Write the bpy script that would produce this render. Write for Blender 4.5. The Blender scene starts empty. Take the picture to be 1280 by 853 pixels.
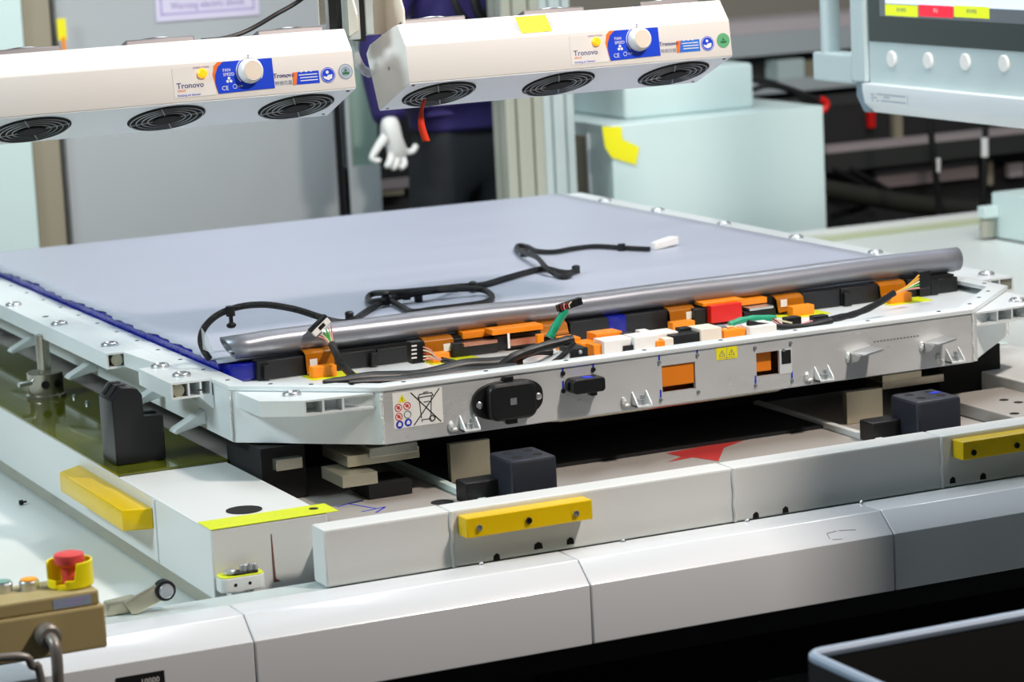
import bpy, bmesh, math, random
from mathutils import Vector as V, Matrix, Quaternion
random.seed(7)
SC = bpy.context.scene
COL = SC.collection

# ------------------------------------------------------------------ camera
YAW, PITCH, ROLL, FPX = math.radians(24.52), math.radians(9.71), math.radians(2.86), 3570.0
CAM = V((-1.773, -4.434, 1.684))
_f = V((math.sin(YAW)*math.cos(PITCH), math.cos(YAW)*math.cos(PITCH), -math.sin(PITCH)))
_r = _f.cross(V((0, 0, 1))).normalized(); _d = _f.cross(_r)
RX = math.cos(ROLL)*_r + math.sin(ROLL)*_d
DY = -math.sin(ROLL)*_r + math.cos(ROLL)*_d
cam_data = bpy.data.cameras.new('camera')
cam = bpy.data.objects.new('camera', cam_data); COL.objects.link(cam)
m3 = Matrix((RX, -DY, -_f)).transposed()
cam.matrix_world = Matrix.Translation(CAM) @ m3.to_4x4()
cam_data.sensor_width = 36.0; cam_data.lens = FPX/1280*36.0
cam_data.clip_start = 0.05; cam_data.clip_end = 100
cam_data.dof.use_dof = True; cam_data.dof.focus_distance = 4.95; cam_data.dof.aperture_fstop = 5.6
SC.camera = cam

# ------------------------------------------------------------------ light
SC.view_settings.view_transform = 'Standard'; SC.view_settings.look = 'None'
SC.view_settings.gamma = 1.0; SC.view_settings.use_curve_mapping = False
SC.view_settings.exposure = 0.0
world = bpy.data.worlds.new('world'); SC.world = world; world.use_nodes = True
bg = world.node_tree.nodes['Background']
bg.inputs[0].default_value = (0.80, 0.86, 0.90, 1); bg.inputs[1].default_value = 0.10

def area(name, loc, target, sx, sy, power, col=(1, 1, 1)):
    l = bpy.data.lights.new(name, 'AREA'); l.shape = 'RECTANGLE'; l.size = sx; l.size_y = sy
    l.energy = power; l.color = col
    o = bpy.data.objects.new(name, l); COL.objects.link(o); o.location = loc
    o.rotation_euler = (V(target)-V(loc)).to_track_quat('-Z', 'Y').to_euler()
    return o
# ceiling LED battens of the hall (above the frame)
LAMPS = [((1.5, -2.1, 3.7), (0.5, 0.0, 0.8), 0.36, 0.22, 148, (1.0, 0.89, 0.80)),
         ((-3.2, 0.2, 3.0), (-0.2, 0.6, 0.7), 1.6, 0.5, 104, (0.80, 0.96, 1.0)),
         ((0.9, 0.3, 3.9), (0.8, 0.4, 0.7), 2.0, 0.5, 50, (0.90, 0.95, 1.0)),
         ((3.0, 1.4, 3.7), (2.4, 3.0, 0.6), 1.6, 0.5, 48, (0.92, 0.98, 1.0)),
         ((0.9, 2.0, 3.3), (0.7, 4.0, 0.9), 1.8, 0.4, 42, (0.94, 0.98, 1.0))]
for _l in LAMPS: area('ceiling_lamp_light', *_l)

# ------------------------------------------------------------------ helpers
def P(px, py, X=None, Y=None, Z=None):
    """point of the photograph (1280x853 frame) on a known world plane"""
    r = (px-640)*RX + (py-426.5)*DY + FPX*_f
    for a, v in ((0, X), (1, Y), (2, Z)):
        if v is not None: return CAM + r*((v-CAM[a])/r[a])

def lin(c):
    c = c/255.0
    return c/12.92 if c <= 0.04045 else ((c+0.055)/1.055)**2.4
def S(r, g, b): return (lin(r), lin(g), lin(b), 1)

def mat(name, col, rough=0.5, metal=0.0, noise=0.0, scale=6.0, bump=0.0, bscale=60.0, coat=0.0, emit=0.0, alpha=1.0, trans=0.0, stretch=(1, 1, 1), rnoise=0.0):
    m = bpy.data.materials.new(name); m.use_nodes = True
    nt = m.node_tree; b = nt.nodes['Principled BSDF']
    c = S(*col)
    b.inputs['Base Color'].default_value = c; b.inputs['Roughness'].default_value = rough
    b.inputs['Metallic'].default_value = metal
    b.inputs['Coat Weight'].default_value = coat; b.inputs['Coat Roughness'].default_value = 0.08
    b.inputs['Alpha'].default_value = alpha; b.inputs['Transmission Weight'].default_value = trans
    if emit:
        b.inputs['Emission Color'].default_value = c; b.inputs['Emission Strength'].default_value = emit
    tc = nt.nodes.new('ShaderNodeTexCoord'); mp = nt.nodes.new('ShaderNodeMapping')
    mp.inputs['Scale'].default_value = stretch
    nt.links.new(tc.outputs['Object'], mp.inputs['Vector'])
    if noise or rnoise:
        n = nt.nodes.new('ShaderNodeTexNoise'); n.inputs['Scale'].default_value = scale; n.inputs['Detail'].default_value = 5
        nt.links.new(mp.outputs['Vector'], n.inputs['Vector'])
        if noise:
            mx = nt.nodes.new('ShaderNodeMix'); mx.data_type = 'RGBA'
            k = noise
            mx.inputs['A'].default_value = (c[0]*(1-k), c[1]*(1-k), c[2]*(1-k), 1)
            mx.inputs['B'].default_value = (min(1, c[0]*(1+k)), min(1, c[1]*(1+k)), min(1, c[2]*(1+k)), 1)
            nt.links.new(n.outputs['Fac'], mx.inputs['Factor']); nt.links.new(mx.outputs['Result'], b.inputs['Base Color'])
        if rnoise:
            mr = nt.nodes.new('ShaderNodeMapRange')
            mr.inputs['To Min'].default_value = max(0.02, rough-rnoise); mr.inputs['To Max'].default_value = min(1, rough+rnoise)
            nt.links.new(n.outputs['Fac'], mr.inputs['Value']); nt.links.new(mr.outputs['Result'], b.inputs['Roughness'])
    if bump:
        n2 = nt.nodes.new('ShaderNodeTexNoise'); n2.inputs['Scale'].default_value = bscale; n2.inputs['Detail'].default_value = 3
        nt.links.new(mp.outputs['Vector'], n2.inputs['Vector'])
        bp_ = nt.nodes.new('ShaderNodeBump'); bp_.inputs['Strength'].default_value = bump; bp_.inputs['Distance'].default_value = 0.01
        nt.links.new(n2.outputs['Fac'], bp_.inputs['Height']); nt.links.new(bp_.outputs['Normal'], b.inputs['Normal'])
    return m

MT = {
 'alu': mat('aluminium', (228, 234, 236), 0.38, 0.30, 0.08, 5, 0.03, 90, rnoise=0.12),
 'alu_front': mat('aluminium_sheet', (213, 215, 216), 0.30, 0.42, 0.20, 6, 0.05, 26, stretch=(1, 1, 1.8), rnoise=0.18),  # mottled reflections and smudges are put into the colour noise
 'weld': mat('weld', (225, 228, 226), 0.45, 0.4, 0.15, 60, 0.5, 160),
 'steel': mat('steel', (190, 186, 172), 0.25, 0.9, 0.12, 14),
 'nickel': mat('nickel_plate', (196, 190, 168), 0.3, 0.8, 0.12, 10),
 'zinc': mat('zinc', (205, 208, 210), 0.28, 0.85),
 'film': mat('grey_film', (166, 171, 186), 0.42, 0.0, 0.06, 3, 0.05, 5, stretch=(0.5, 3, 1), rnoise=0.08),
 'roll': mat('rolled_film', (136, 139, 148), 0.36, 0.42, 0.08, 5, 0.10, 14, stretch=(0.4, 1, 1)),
 'blue': mat('blue_film', (6, 20, 140), 0.25, 0.0, 0.25, 20, 0.2, 40),
 'white': mat('white_paint', (211, 213, 212), 0.38, 0.0, 0.03, 4, 0.02, 60),
 'beamwhite': mat('white_cover', (208, 211, 215), 0.22, 0.0, 0.02, 3, coat=0.35),
 'deck': mat('deck_paint', (214, 220, 218), 0.35, 0.0, 0.06, 3),
 'mint': mat('mint_paint', (206, 226, 223), 0.4, 0.0, 0.03, 3),
 'mintbox': mat('mint_machine_paint', (203, 221, 220), 0.42, 0.0, 0.03, 3),
 'panelgrey': mat('grey_enamel', (176, 181, 184), 0.45, 0.0, 0.04, 2),
 'greige': mat('greige_post', (150, 142, 122), 0.5, 0.0, 0.05, 4),
 'sheetgreen': mat('green_polyurethane', (88, 92, 14), 0.05, 0.0, 0.22, 6, coat=0.5),
 'yellowpu': mat('yellow_polyurethane', (226, 190, 4), 0.3, 0.0, 0.08, 8, trans=0.10),
 'tape': mat('yellow_green_tape', (206, 216, 30), 0.4, 0.0, 0.08, 30),
 'yellow': mat('yellow_plastic', (238, 224, 14), 0.35),
 'yellowtag': mat('yellow_tag', (238, 228, 20), 0.5),
 'black': mat('black_plastic', (12, 13, 15), 0.42, 0.0, 0.10, 30),
 'blackblock': mat('black_anodised', (17, 18, 22), 0.32, 0.0, 0.10, 20, 0.02, 200),
 'clampblack': mat('slate_anodised', (36, 39, 49), 0.42, 0.0, 0.08, 20),
 'matte': mat('matte_black', (7, 7, 8), 0.8),
 'rubber': mat('black_braid', (14, 14, 16), 0.38, 0.0, 0.5, 260, 1.0, 420),
 'slate': mat('slate_module', (19, 21, 26), 0.42, 0.0, 0.08, 18),
 'orange': mat('orange_plastic', (247, 142, 16), 0.38, 0.0, 0.05, 20),
 'amber': mat('amber_flex_film', (176, 104, 8), 0.16, 0.15, 0.25, 25, coat=0.5),
 'orangedeep': mat('orange_plug', (222, 124, 16), 0.4, 0.0, 0.05, 12),
 'red': mat('red_plastic', (212, 26, 22), 0.35, 0.0, 0.08, 20),
 'redcap': mat('red_button', (214, 72, 72), 0.4),
 'ribbon': mat('red_ribbon', (235, 62, 20), 0.5),
 'green': mat('green_sleeve', (20, 150, 112), 0.4),
 'whiteplastic': mat('white_plastic', (238, 236, 232), 0.4),
 'nylon': mat('natural_nylon', (236, 222, 206), 0.4),
 'copper': mat('copper_busbar', (196, 140, 116), 0.3, 0.7, 0.15, 30),
 'hole': mat('dark_hole', (8, 8, 9), 0.9),
 'bluepen': mat('blue_marker', (22, 42, 190), 0.5),
 'blower': mat('blower_enamel', (232, 228, 224), 0.36, 0.0, 0.015, 4),
 'blowerunder': mat('blower_underside', (238, 242, 248), 0.4),  # brighter than the housing: bounced light is put into the colour
 'bluelabel': mat('blue_label', (14, 66, 214), 0.35),
 'bluelight': mat('light_blue_label', (40, 116, 220), 0.35),
 'navy': mat('navy_print', (34, 48, 130), 0.5),
 'orangeprint': mat('orange_print', (240, 120, 34), 0.4),
 'lamp': mat('amber_lamp', (255, 176, 20), 0.3, emit=0.8),
 'labelwhite': mat('white_label', (234, 234, 232), 0.45),
 'labelgrey': mat('grey_label', (150, 166, 186), 0.45),
 'labelgreen': mat('green_label', (96, 172, 124), 0.45),
 'darkgreen': mat('dark_green_print', (24, 110, 60), 0.5),
 'ink': mat('black_ink', (16, 16, 16), 0.5),
 'redink': mat('red_ink', (206, 60, 52), 0.5),
 'greyink': mat('grey_ink', (110, 116, 122), 0.5),
 'fanframe': mat('fan_frame', (120, 116, 118), 0.4, 0.4),
 'wire': mat('wire_guard', (150, 152, 154), 0.3, 0.8),
 'lilac': mat('lilac_sign', (216, 210, 232), 0.45),
 'purple': mat('purple_print', (126, 104, 170), 0.5),
 'purplepale': mat('pale_purple_print', (168, 156, 204), 0.5),
 'monitor': mat('monitor_enamel', (192, 207, 208), 0.38, 0.0, 0.02, 4),
 'monitordark': mat('monitor_corner', (124, 142, 154), 0.4),
 'lip': mat('monitor_lip', (232, 236, 238), 0.35),
 'screen': mat('screen_glass', (22, 24, 28), 0.06, coat=0.4),
 'screengrey': mat('screen_grey', (96, 100, 106), 0.2, emit=0.25),
 'screenpale': mat('screen_pale', (208, 216, 236), 0.2, emit=0.7),
 'screenyellow': mat('screen_yellow', (206, 216, 10), 0.2, emit=0.6),
 'screenred': mat('screen_red', (236, 10, 48), 0.2, emit=0.6),
 'olive': mat('olive_beige_box', (166, 150, 104), 0.5, 0.0, 0.04, 12),
 'conduit': mat('grey_conduit', (128, 122, 116), 0.4, 0.4),
 'orangecap': mat('orange_button', (244, 160, 40), 0.4),
 'tealcap': mat('teal_button', (120, 160, 152), 0.4),
 'jacket': mat('navy_jacket', (38, 28, 92), 0.75, 0.0, 0.25, 9, 0.25, 14),
 'trousers': mat('black_trousers', (18, 23, 30), 0.8, 0.0, 0.2, 8, 0.2, 14),
 'belt': mat('dark_grey_belt', (32, 40, 44), 0.6),
 'glove': mat('white_glove', (224, 224, 222), 0.8, 0.0, 0.06, 30, 0.2, 80),
 'skin': mat('skin', (206, 160, 132), 0.55), 'hair': mat('black_hair', (18, 16, 16), 0.5),
 'shoe': mat('black_shoe', (20, 20, 22), 0.4),
 'floor': mat('dark_floor', (38, 40, 42), 0.5, 0.0, 0.3, 4),
 'wallbeige': mat('beige_wall', (206, 200, 186), 0.7, 0.0, 0.04, 1),
 'walldark': mat('dark_hall', (60, 58, 58), 0.8),
 'machdark': mat('dark_machine', (42, 41, 42), 0.6, 0.0, 0.3, 5),
 'pinkgrey': mat('pinkish_grey_paint', (176, 164, 166), 0.5, 0.0, 0.05, 3),
 'palepink': mat('pale_pink_paint', (226, 214, 218), 0.5),
 'palegrey': mat('pale_grey_paint', (192, 200, 204), 0.5),
 'hose': mat('black_hose', (16, 16, 18), 0.5),
 'rust': mat('rust_stain', (112, 74, 60), 0.8),
 'redarrow': mat('red_arrow_print', (176, 52, 50), 0.5, 0.0, 0.1, 20),
 'floorpale': mat('pallet_floor', (156, 151, 146), 0.45, 0.0, 0.08, 6),
 'profile': mat('aluminium_profile', (196, 208, 208), 0.4, 0.35, 0.05, 6),
 'profilewarm': mat('painted_reflection_profile', (186, 188, 174), 0.35, 0.4, 0.1, 4, stretch=(6, 6, .3)),  # beige-green reflection of the surroundings is put into the base colour
 'clear': mat('clear_film', (214, 217, 220), 0.15, alpha=0.38),
 'wirecream': mat('cream_wire', (228, 218, 180), 0.45), 'wiregreen': mat('green_wire', (70, 180, 84), 0.45),
 'wirepink': mat('pink_wire', (222, 150, 150), 0.45), 'wirered': mat('red_wire', (150, 40, 36), 0.45), 'wireyellow': mat('yellow_wire', (220, 160, 40), 0.45),
}

ORG = {}
def put(o, parent):
    COL.objects.link(o)
    if parent is not None: o.parent = parent
def root(name, loc, label, cat, group=None, kind=None):
    o = bpy.data.objects.new(name, None); o.empty_display_size = 0.05
    o.location = loc; put(o, None); ORG[o] = V(loc); tag(o, label, cat, group, kind)
    return o
def tag(o, label=None, cat=None, group=None, kind=None):
    if label: o['label'] = label
    if cat: o['category'] = cat
    if group: o['group'] = group
    if kind: o['kind'] = kind
    return o
def org(parent):
    while parent is not None:
        if parent in ORG: return ORG[parent]
        parent = parent.parent
    return V((0, 0, 0))

class MB:
    def __init__(s): s.v = []; s.f = []; s.mi = []; s.T = None; s.m = 0
    def add(s, vs, fs):
        b = len(s.v)
        for p in vs:
            p = V(p); s.v.append(s.T @ p if s.T else p)
        for f in fs: s.f.append([b+i for i in f]); s.mi.append(s.m)
        return s
    def box(s, x0, x1, y0, y1, z0, z1):
        if x0 > x1: x0, x1 = x1, x0
        if y0 > y1: y0, y1 = y1, y0
        if z0 > z1: z0, z1 = z1, z0
        return s.add([(x0,y0,z0),(x1,y0,z0),(x1,y1,z0),(x0,y1,z0),(x0,y0,z1),(x1,y0,z1),(x1,y1,z1),(x0,y1,z1)],
              [(3,2,1,0),(4,5,6,7),(0,1,5,4),(1,2,6,5),(2,3,7,6),(3,0,4,7)])
    def prism(s, poly, d0, d1, fr):
        """poly 2-D, fr(u,v,d)->point; extruded from d0 to d1"""
        n = len(poly)
        vs = [fr(u, v, d0) for u, v in poly] + [fr(u, v, d1) for u, v in poly]
        fs = [tuple(range(n-1, -1, -1)), tuple(range(n, 2*n))] + [(i, (i+1) % n, n+(i+1) % n, n+i) for i in range(n)]
        return s.add(vs, fs)
    def prismX(s, poly, x0, x1): return s.prism(poly, x0, x1, lambda u, v, d: (d, u, v))
    def prismY(s, poly, y0, y1): return s.prism(poly, y0, y1, lambda u, v, d: (u, d, v))
    def prismZ(s, poly, z0, z1): return s.prism(poly, z0, z1, lambda u, v, d: (u, v, d))
    def lathe(s, prof, o, ax, n=20):
        o = V(o); ax = V(ax).normalized(); q = V((0, 0, 1)).rotation_difference(ax)
        vs = []; fs = []; k = len(prof)
        for i in range(n):
            a = 2*math.pi*i/n
            for r, h in prof: vs.append(o + q @ V((r*math.cos(a), r*math.sin(a), h)))
        for i in range(n):
            j = (i+1) % n
            for t in range(k-1): fs.append((i*k+t, j*k+t, j*k+t+1, i*k+t+1))
        fs.append(tuple(i*k for i in range(n-1, -1, -1))); fs.append(tuple(i*k+k-1 for i in range(n)))
        return s.add(vs, fs)
    def cyl(s, p0, p1, r, n=16, r2=None):
        p0 = V(p0); p1 = V(p1)
        return s.lathe([(r, 0), (r if r2 is None else r2, (p1-p0).length)], p0, p1-p0, n)
    def tube(s, pts, r, n=8, closed=False):
        pts = [V(p) for p in pts]; k = len(pts); vs = []; fs = []
        prev = None
        for i, p in enumerate(pts):
            t = (pts[(i+1) % k]-pts[i-1]) if closed else (pts[min(i+1, k-1)]-pts[max(i-1, 0)])
            t.normalize()
            if prev is None:
                a = t.orthogonal().normalized()
            else:
                a = prev - t*prev.dot(t)
                a = a.normalized() if a.length > 1e-6 else t.orthogonal().normalized()
            prev = a; b = t.cross(a)
            rr = r[i] if isinstance(r, (list, tuple)) else r
            for j in range(n):
                an = 2*math.pi*j/n; vs.append(p + rr*(a*math.cos(an)+b*math.sin(an)))
        for i in range(k if closed else k-1):
            i2 = (i+1) % k
            for j in range(n): fs.append((i*n+j, i*n+(j+1) % n, i2*n+(j+1) % n, i2*n+j))
        if not closed:
            fs.append(tuple(range(n-1, -1, -1))); fs.append(tuple((k-1)*n+j for j in range(n)))
        return s.add(vs, fs)
    def ring(s, c, ax, R, r, n=36, m=6, a0=0, a1=2*math.pi):
        c = V(c); ax = V(ax).normalized(); q = V((0, 0, 1)).rotation_difference(ax)
        full = abs(a1-a0-2*math.pi) < 1e-6
        cnt = n if full else n+1
        pts = [c + q @ V((R*math.cos(a0+(a1-a0)*i/n), R*math.sin(a0+(a1-a0)*i/n), 0)) for i in range(cnt)]
        return s.tube(pts, r, m, full)
    def sphere(s, c, r, sc=(1, 1, 1), n=12):
        c = V(c); prof = []
        vs = []; fs = []; h = n//2
        for i in range(h+1):
            t = math.pi*i/h
            for j in range(n):
                a = 2*math.pi*j/n
                vs.append(c+V((r*sc[0]*math.sin(t)*math.cos(a), r*sc[1]*math.sin(t)*math.sin(a), r*sc[2]*math.cos(t))))
        for i in range(h):
            for j in range(n): fs.append((i*n+j, (i+1)*n+j, (i+1)*n+(j+1) % n, i*n+(j+1) % n))
        return s.add(vs, fs)
    def mesh(s, name, mats, off=V((0, 0, 0)), smooth=False):
        me = bpy.data.meshes.new(name)
        me.from_pydata([tuple(p-off) for p in s.v], [], s.f)
        if not isinstance(mats, (list, tuple)): mats = [mats]
        for m_ in mats: me.materials.append(MT[m_] if isinstance(m_, str) else m_)
        if len(mats) > 1: me.polygons.foreach_set('material_index', s.mi)
        bm = bmesh.new(); bm.from_mesh(me); bmesh.ops.remove_doubles(bm, verts=bm.verts, dist=1e-6)
        bmesh.ops.recalc_face_normals(bm, faces=bm.faces); bm.to_mesh(me); bm.free()
        if smooth: me.polygons.foreach_set('use_smooth', [True]*len(me.polygons))
        me.update(); return me
    def build(s, name, mats, parent=None, bevel=0.0, smooth=False, seg=2, label=None, kind=None):
        me = s.mesh(name, mats, org(parent), smooth or bevel > 0)
        o = bpy.data.objects.new(name, me); put(o, parent)
        if bevel > 0:
            b = o.modifiers.new('bevel', 'BEVEL'); b.width = bevel; b.segments = seg; b.limit_method = 'ANGLE'; b.angle_limit = math.radians(24)
        if bevel > 0 or smooth:
            w = o.modifiers.new('wn', 'EDGE_SPLIT'); w.split_angle = math.radians(38 if smooth else 22)
        tag(o, label, None, None, kind)
        return o

def inst(me, name, parent, loc, rot=None, scale=None):
    o = bpy.data.objects.new(name, me); put(o, parent); o.location = V(loc)-org(parent)
    if rot is not None: o.rotation_euler = rot
    if scale: o.scale = scale
    return o

def catmull(pts, k=8, closed=False):
    pts = [V(p) for p in pts]; n = len(pts); out = []
    rng = n if closed else n-1
    for i in range(rng):
        if closed: p0, p1, p2, p3 = pts[i-1], pts[i], pts[(i+1) % n], pts[(i+2) % n]
        else: p0, p1, p2, p3 = pts[max(i-1, 0)], pts[i], pts[i+1], pts[min(i+2, n-1)]
        for j in range(k):
            t = j/k
            out.append(0.5*((2*p1)+(p2-p0)*t+(2*p0-5*p1+4*p2-p3)*t*t+(3*p1-p0-3*p2+p3)*t**3))
    if not closed: out.append(pts[-1])
    return out

def rrect(x0, x1, y0, y1, r, k=5):
    out = []
    for cx, cy, a in ((x1-r, y0+r, -90), (x1-r, y1-r, 0), (x0+r, y1-r, 90), (x0+r, y0+r, 180)):
        for i in range(k+1):
            t = math.radians(a+90*i/k); out.append((cx+r*math.cos(t), cy+r*math.sin(t)))
    return out
def circ(cx, cy, r, n=20): return [(cx+r*math.cos(2*math.pi*i/n), cy+r*math.sin(2*math.pi*i/n)) for i in range(n)]

class Face:
    """a flat face: origin o, right u, up v, outward n; lays thin printed pieces and lettering on it"""
    def __init__(s, o, u, v):
        s.o = V(o); s.u = V(u).normalized(); s.v = V(v).normalized(); s.n = s.u.cross(s.v).normalized()
    def pt(s, a, b, h=0.0): return s.o + s.u*a + s.v*b + s.n*h
    def at(s, px, py):
        r = (px-640)*RX + (py-426.5)*DY + FPX*_f
        t = (s.o-CAM).dot(s.n)/r.dot(s.n); q = CAM+r*t-s.o
        return q.dot(s.u), q.dot(s.v)
    def poly(s, pts, h, th, name, m, parent, bevel=0, label=None):
        b = MB(); b.prism(pts, h, h+th, lambda a, c, d: s.pt(a, c, d)); return b.build(name, m, parent, bevel, label=label)
    def rect(s, a0, a1, b0, b1, h, th, name, m, parent, bevel=0, label=None):
        return s.poly([(a0, b0), (a1, b0), (a1, b1), (a0, b1)], h, th, name, m, parent, bevel, label)
    def text(s, body, size, a, b, h, m, parent, align='LEFT', squeeze=1.0, name='lettering', bold=0.0, label=None):
        cu = bpy.data.curves.new('t', 'FONT'); cu.body = body; cu.size = size; cu.extrude = 0.0001; cu.align_x = align
        cu.resolution_u = 2; cu.offset = bold
        t = bpy.data.objects.new('t', cu); COL.objects.link(t); bpy.context.view_layer.update()
        me = bpy.data.meshes.new_from_object(t.evaluated_get(bpy.context.evaluated_depsgraph_get()))
        bpy.data.objects.remove(t); bpy.data.curves.remove(cu)
        off = org(parent)
        for vx in me.vertices:
            c = vx.co.copy(); vx.co = s.pt(a+c.x*squeeze, b+c.y, h+c.z)-off
        me.materials.clear(); me.materials.append(MT[m]); me.name = name
        for p in me.polygons: p.material_index = 0
        o = bpy.data.objects.new(name, me); put(o, parent)
        if label: o['label'] = label
        return o
    def strokes(s, lines, w, h, th, name, m, parent, label=None):
        b = MB()
        for (a0, b0, a1, b1) in lines:
            d = V((a1-a0, b1-b0)); L = d.length; d = d/L; q = V((-d.y, d.x))*w/2
            b.prism([(a0+q.x, b0+q.y), (a0-q.x, b0-q.y), (a1-q.x, b1-q.y), (a1+q.x, b1+q.y)], h, h+th, lambda x, y, z: s.pt(x, y, z))
        return b.build(name, m, parent, label=label)

def struct(o): o['kind'] = 'structure'; return o

def pbox(b, xl, yt, xr, yb, Y, depth, zb=None):
    a = P(xl, yt, Y=Y); c = P(xr, yt-0.12*(xr-xl), Y=Y); z0 = P(xl, yb, Y=Y).z if zb is None else zb
    b.box(a.x, c.x, Y, Y+depth, z0, a.z); return b
def bp(name, m, parent, xl, yt, xr, yb, Y, depth, bevel=0.0, zb=None, label=None):
    return pbox(MB(), xl, yt, xr, yb, Y, depth, zb).build(name, m, parent, bevel, label=label)

# ================================================================== setting
struct(MB().box(-7, 9, -6, 8, -0.06, 0).build('floor', 'floor'))
struct(MB().box(-7, 9, 7.6, 7.8, 0, 3.6).build('wall_back', 'wallbeige'))

# ---- conveyor that carries the pallet
cv = root('roller_conveyor', (0.6, 1.2, 0), 'white roller conveyor bed with folded white front cover under the pallet', 'conveyor')
MB().box(-1.5, 3.7, -0.26, 2.90, 0.46, 0.50).build('deck_plate', 'deck', cv)
YB0, YB1, YB2, ZB1, ZB2 = -0.345, -0.414, -0.455, 0.560, 0.5265
ZB3 = P(742, 806, Y=YB2).z
SE = [-1.55, -0.98, -0.411, 0.158, 0.727, 1.296, 1.865, 2.434]
prof = [(YB0, ZB1), (YB1, ZB1), (YB2, ZB2), (YB2, ZB3), (YB0, ZB3)]
for i in range(len(SE)-1):
    b = MB(); b.prismX(prof, SE[i]+0.0007, SE[i+1]-0.0007); b.build('cover_panel', 'beamwhite', cv, 0.0025)
MB().box(-1.54, 2.43, YB0+.001, YB0+.012, 0.36, 0.548).build('cover_rail', 'matte', cv)
MB().box(-1.5, 2.43, YB0+.013, -0.25, 0.535, 0.549).build('ledge_strip', 'profile', cv, 0.002)
MB().box(-1.5, 2.43, -0.28, -0.262, 0.40, 0.535).build('ledge_web', 'matte', cv)
for x in (-1.3, 0.2, 1.7, 3.4):
    for y in (0.0, 2.6): MB().box(x-0.04, x+0.04, y-0.04, y+0.04, 0, 0.46).build('leg', 'matte', cv)
MB().box(-1.5, 3.6, 0.35, 0.40, 0.04, 0.46).build('dark_fill_panel', 'matte', cv)  # black panel added to stand for the darkness under the deck
MB().box(2.2, 3.7, 2.84, 2.90, 0.50, 0.525).build('rear_rim', 'white', cv, 0.004)
MB().box(2.2, 3.7, 2.80, 2.84, 0.50, 0.512).build('rear_strip', mat('dull_green_edge', (176, 184, 152), .5), cv, 0.002)
# name plate on the cover (its first characters lie below the frame)
fc = Face((0, YB2-.0002, 0.381), (1, 0, 0), (0, 0, 1))
a0, _ = fc.at(150, 850); a1, b1 = fc.at(205, 838)
npl = fc.rect(a1-0.075, a1, b1-0.045, b1, 0, 0.001, 'name_plate', 'ink', cv)
fc.text('10000', 0.012, a1-0.008, b1-0.016, 0.0013, 'labelwhite', npl, 'RIGHT')
# worn outline where a label has been pulled off the cover
n_ = V((0, -0.35, 0.41)).normalized()
fk = Face((0, YB1, ZB1), (1, 0, 0), (0, YB1-YB2, ZB1-ZB2))
a, b_ = fk.at(1036, 672); c, d = fk.at(1070, 663)
fk.strokes([(a, b_-.004, a, b_+.008), (a, b_+.008, a+.02, b_+.010), (a+.024, b_+.010, c, b_+.006), (a+.004, b_-.006, a+.022, b_-.008)], 0.0012, 0.0001, 0.0002, 'label_residue', 'greyink', cv)
for px, py in ((1076, 629), (930, 651), (597, 704), (775, 676)):
    q = P(px, py, Z=ZB1); MB().sphere((q.x, YB0-.007, ZB1+.001), 0.0045, n=10).build('screw_head', 'zinc', cv, smooth=True)
# stop lever lying on the bed, left of the pallet
lv = root('stop_lever', P(185, 752, Z=0.549), 'short steel stop lever with round pivot on the bed beside the control box', 'lever')
Yl = -0.265
p0 = P(133, 757, Y=Yl); p1 = P(170, 748, Y=Yl); p2 = P(203, 736, Y=Yl)
b = MB(); b.prismY([(p0.x, 0.5495), (p1.x, 0.5495), (p1.x+0.004, p1.z), (p0.x+0.004, p0.z)], Yl, Yl+0.03); b.build('base_block', 'nickel', lv, 0.002)
q0 = P(160, 764, Y=Yl-0.01)
dv = V((p2.x-q0.x, p2.z-q0.z)).normalized(); nv = V((-dv.y, dv.x))*0.014
b = MB(); b.prismY([(q0.x-nv.x, 0.5505), (q0.x+nv.x*1.2+.02, 0.5505), (p2.x-nv.x, p2.z-nv.y), (p2.x+dv.x*.01, p2.z), (p2.x+nv.x, p2.z+nv.y), (q0.x+nv.x, q0.z+nv.y)], Yl-0.014, Yl-0.002); b.build('arm', 'nickel', lv, 0.0015)
MB().lathe([(0.0165, 0), (0.0165, 0.016)], (p2.x, Yl-0.002, p2.z), (0, -1, 0), 24).build('bearing_ring', 'black', lv, 0.001)
MB().lathe([(0.0115, 0), (0.0115, 0.02)], (p2.x, Yl-0.002, p2.z), (0, -1, 0), 24).build('pivot_pin', 'zinc', lv, 0.001)
q = P(25, 632, Z=0.50)
tag(MB().lathe([(0.005, 0), (0.005, 0.006), (0.002, 0.006), (0.002, 0.014)], (q.x, q.y, 0.505), (1, 0.2, 0), 10).build('loose_screw', 'matte'), 'tiny black screw lying loose on the white conveyor bed', 'screw')

# ================================================================== pallet
pl = root('pallet', (0.5, 1.0, 0.5), 'white painted steel pallet with yellow bumper pads carrying the battery pack', 'pallet')
XR = P(1273, 476, Z=0.645).x
MB().box(-0.385, -0.185, -0.20, 2.30, 0.530, 0.645).build('side_beam', 'white', pl, 0.003)
MB().box(XR, XR+0.21, -0.20, 2.30, 0.530, 0.645).build('side_beam', 'white', pl, 0.003)
MB().box(-0.381, -0.19, -0.197, 2.30, 0.505, 0.530).build('base_strip', 'steel', pl, 0.002)
MB().box(XR+.004, XR+0.206, -0.197, 2.30, 0.505, 0.530).build('base_strip', 'steel', pl, 0.002)
MB().box(-0.185, XR, -0.255, 2.28, 0.582, 0.60).build('floor_plate', 'floorpale', pl)
MB().box(-0.185, XR, 2.26, 2.30, 0.53, 0.645).build('rear_rail', 'white', pl, 0.003)
xs = [-0.236] + [P(px, 640, Y=-0.31).x for px in (563, 918)] + [P(1178, 600, Y=-0.31).x, XR+0.21]
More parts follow.
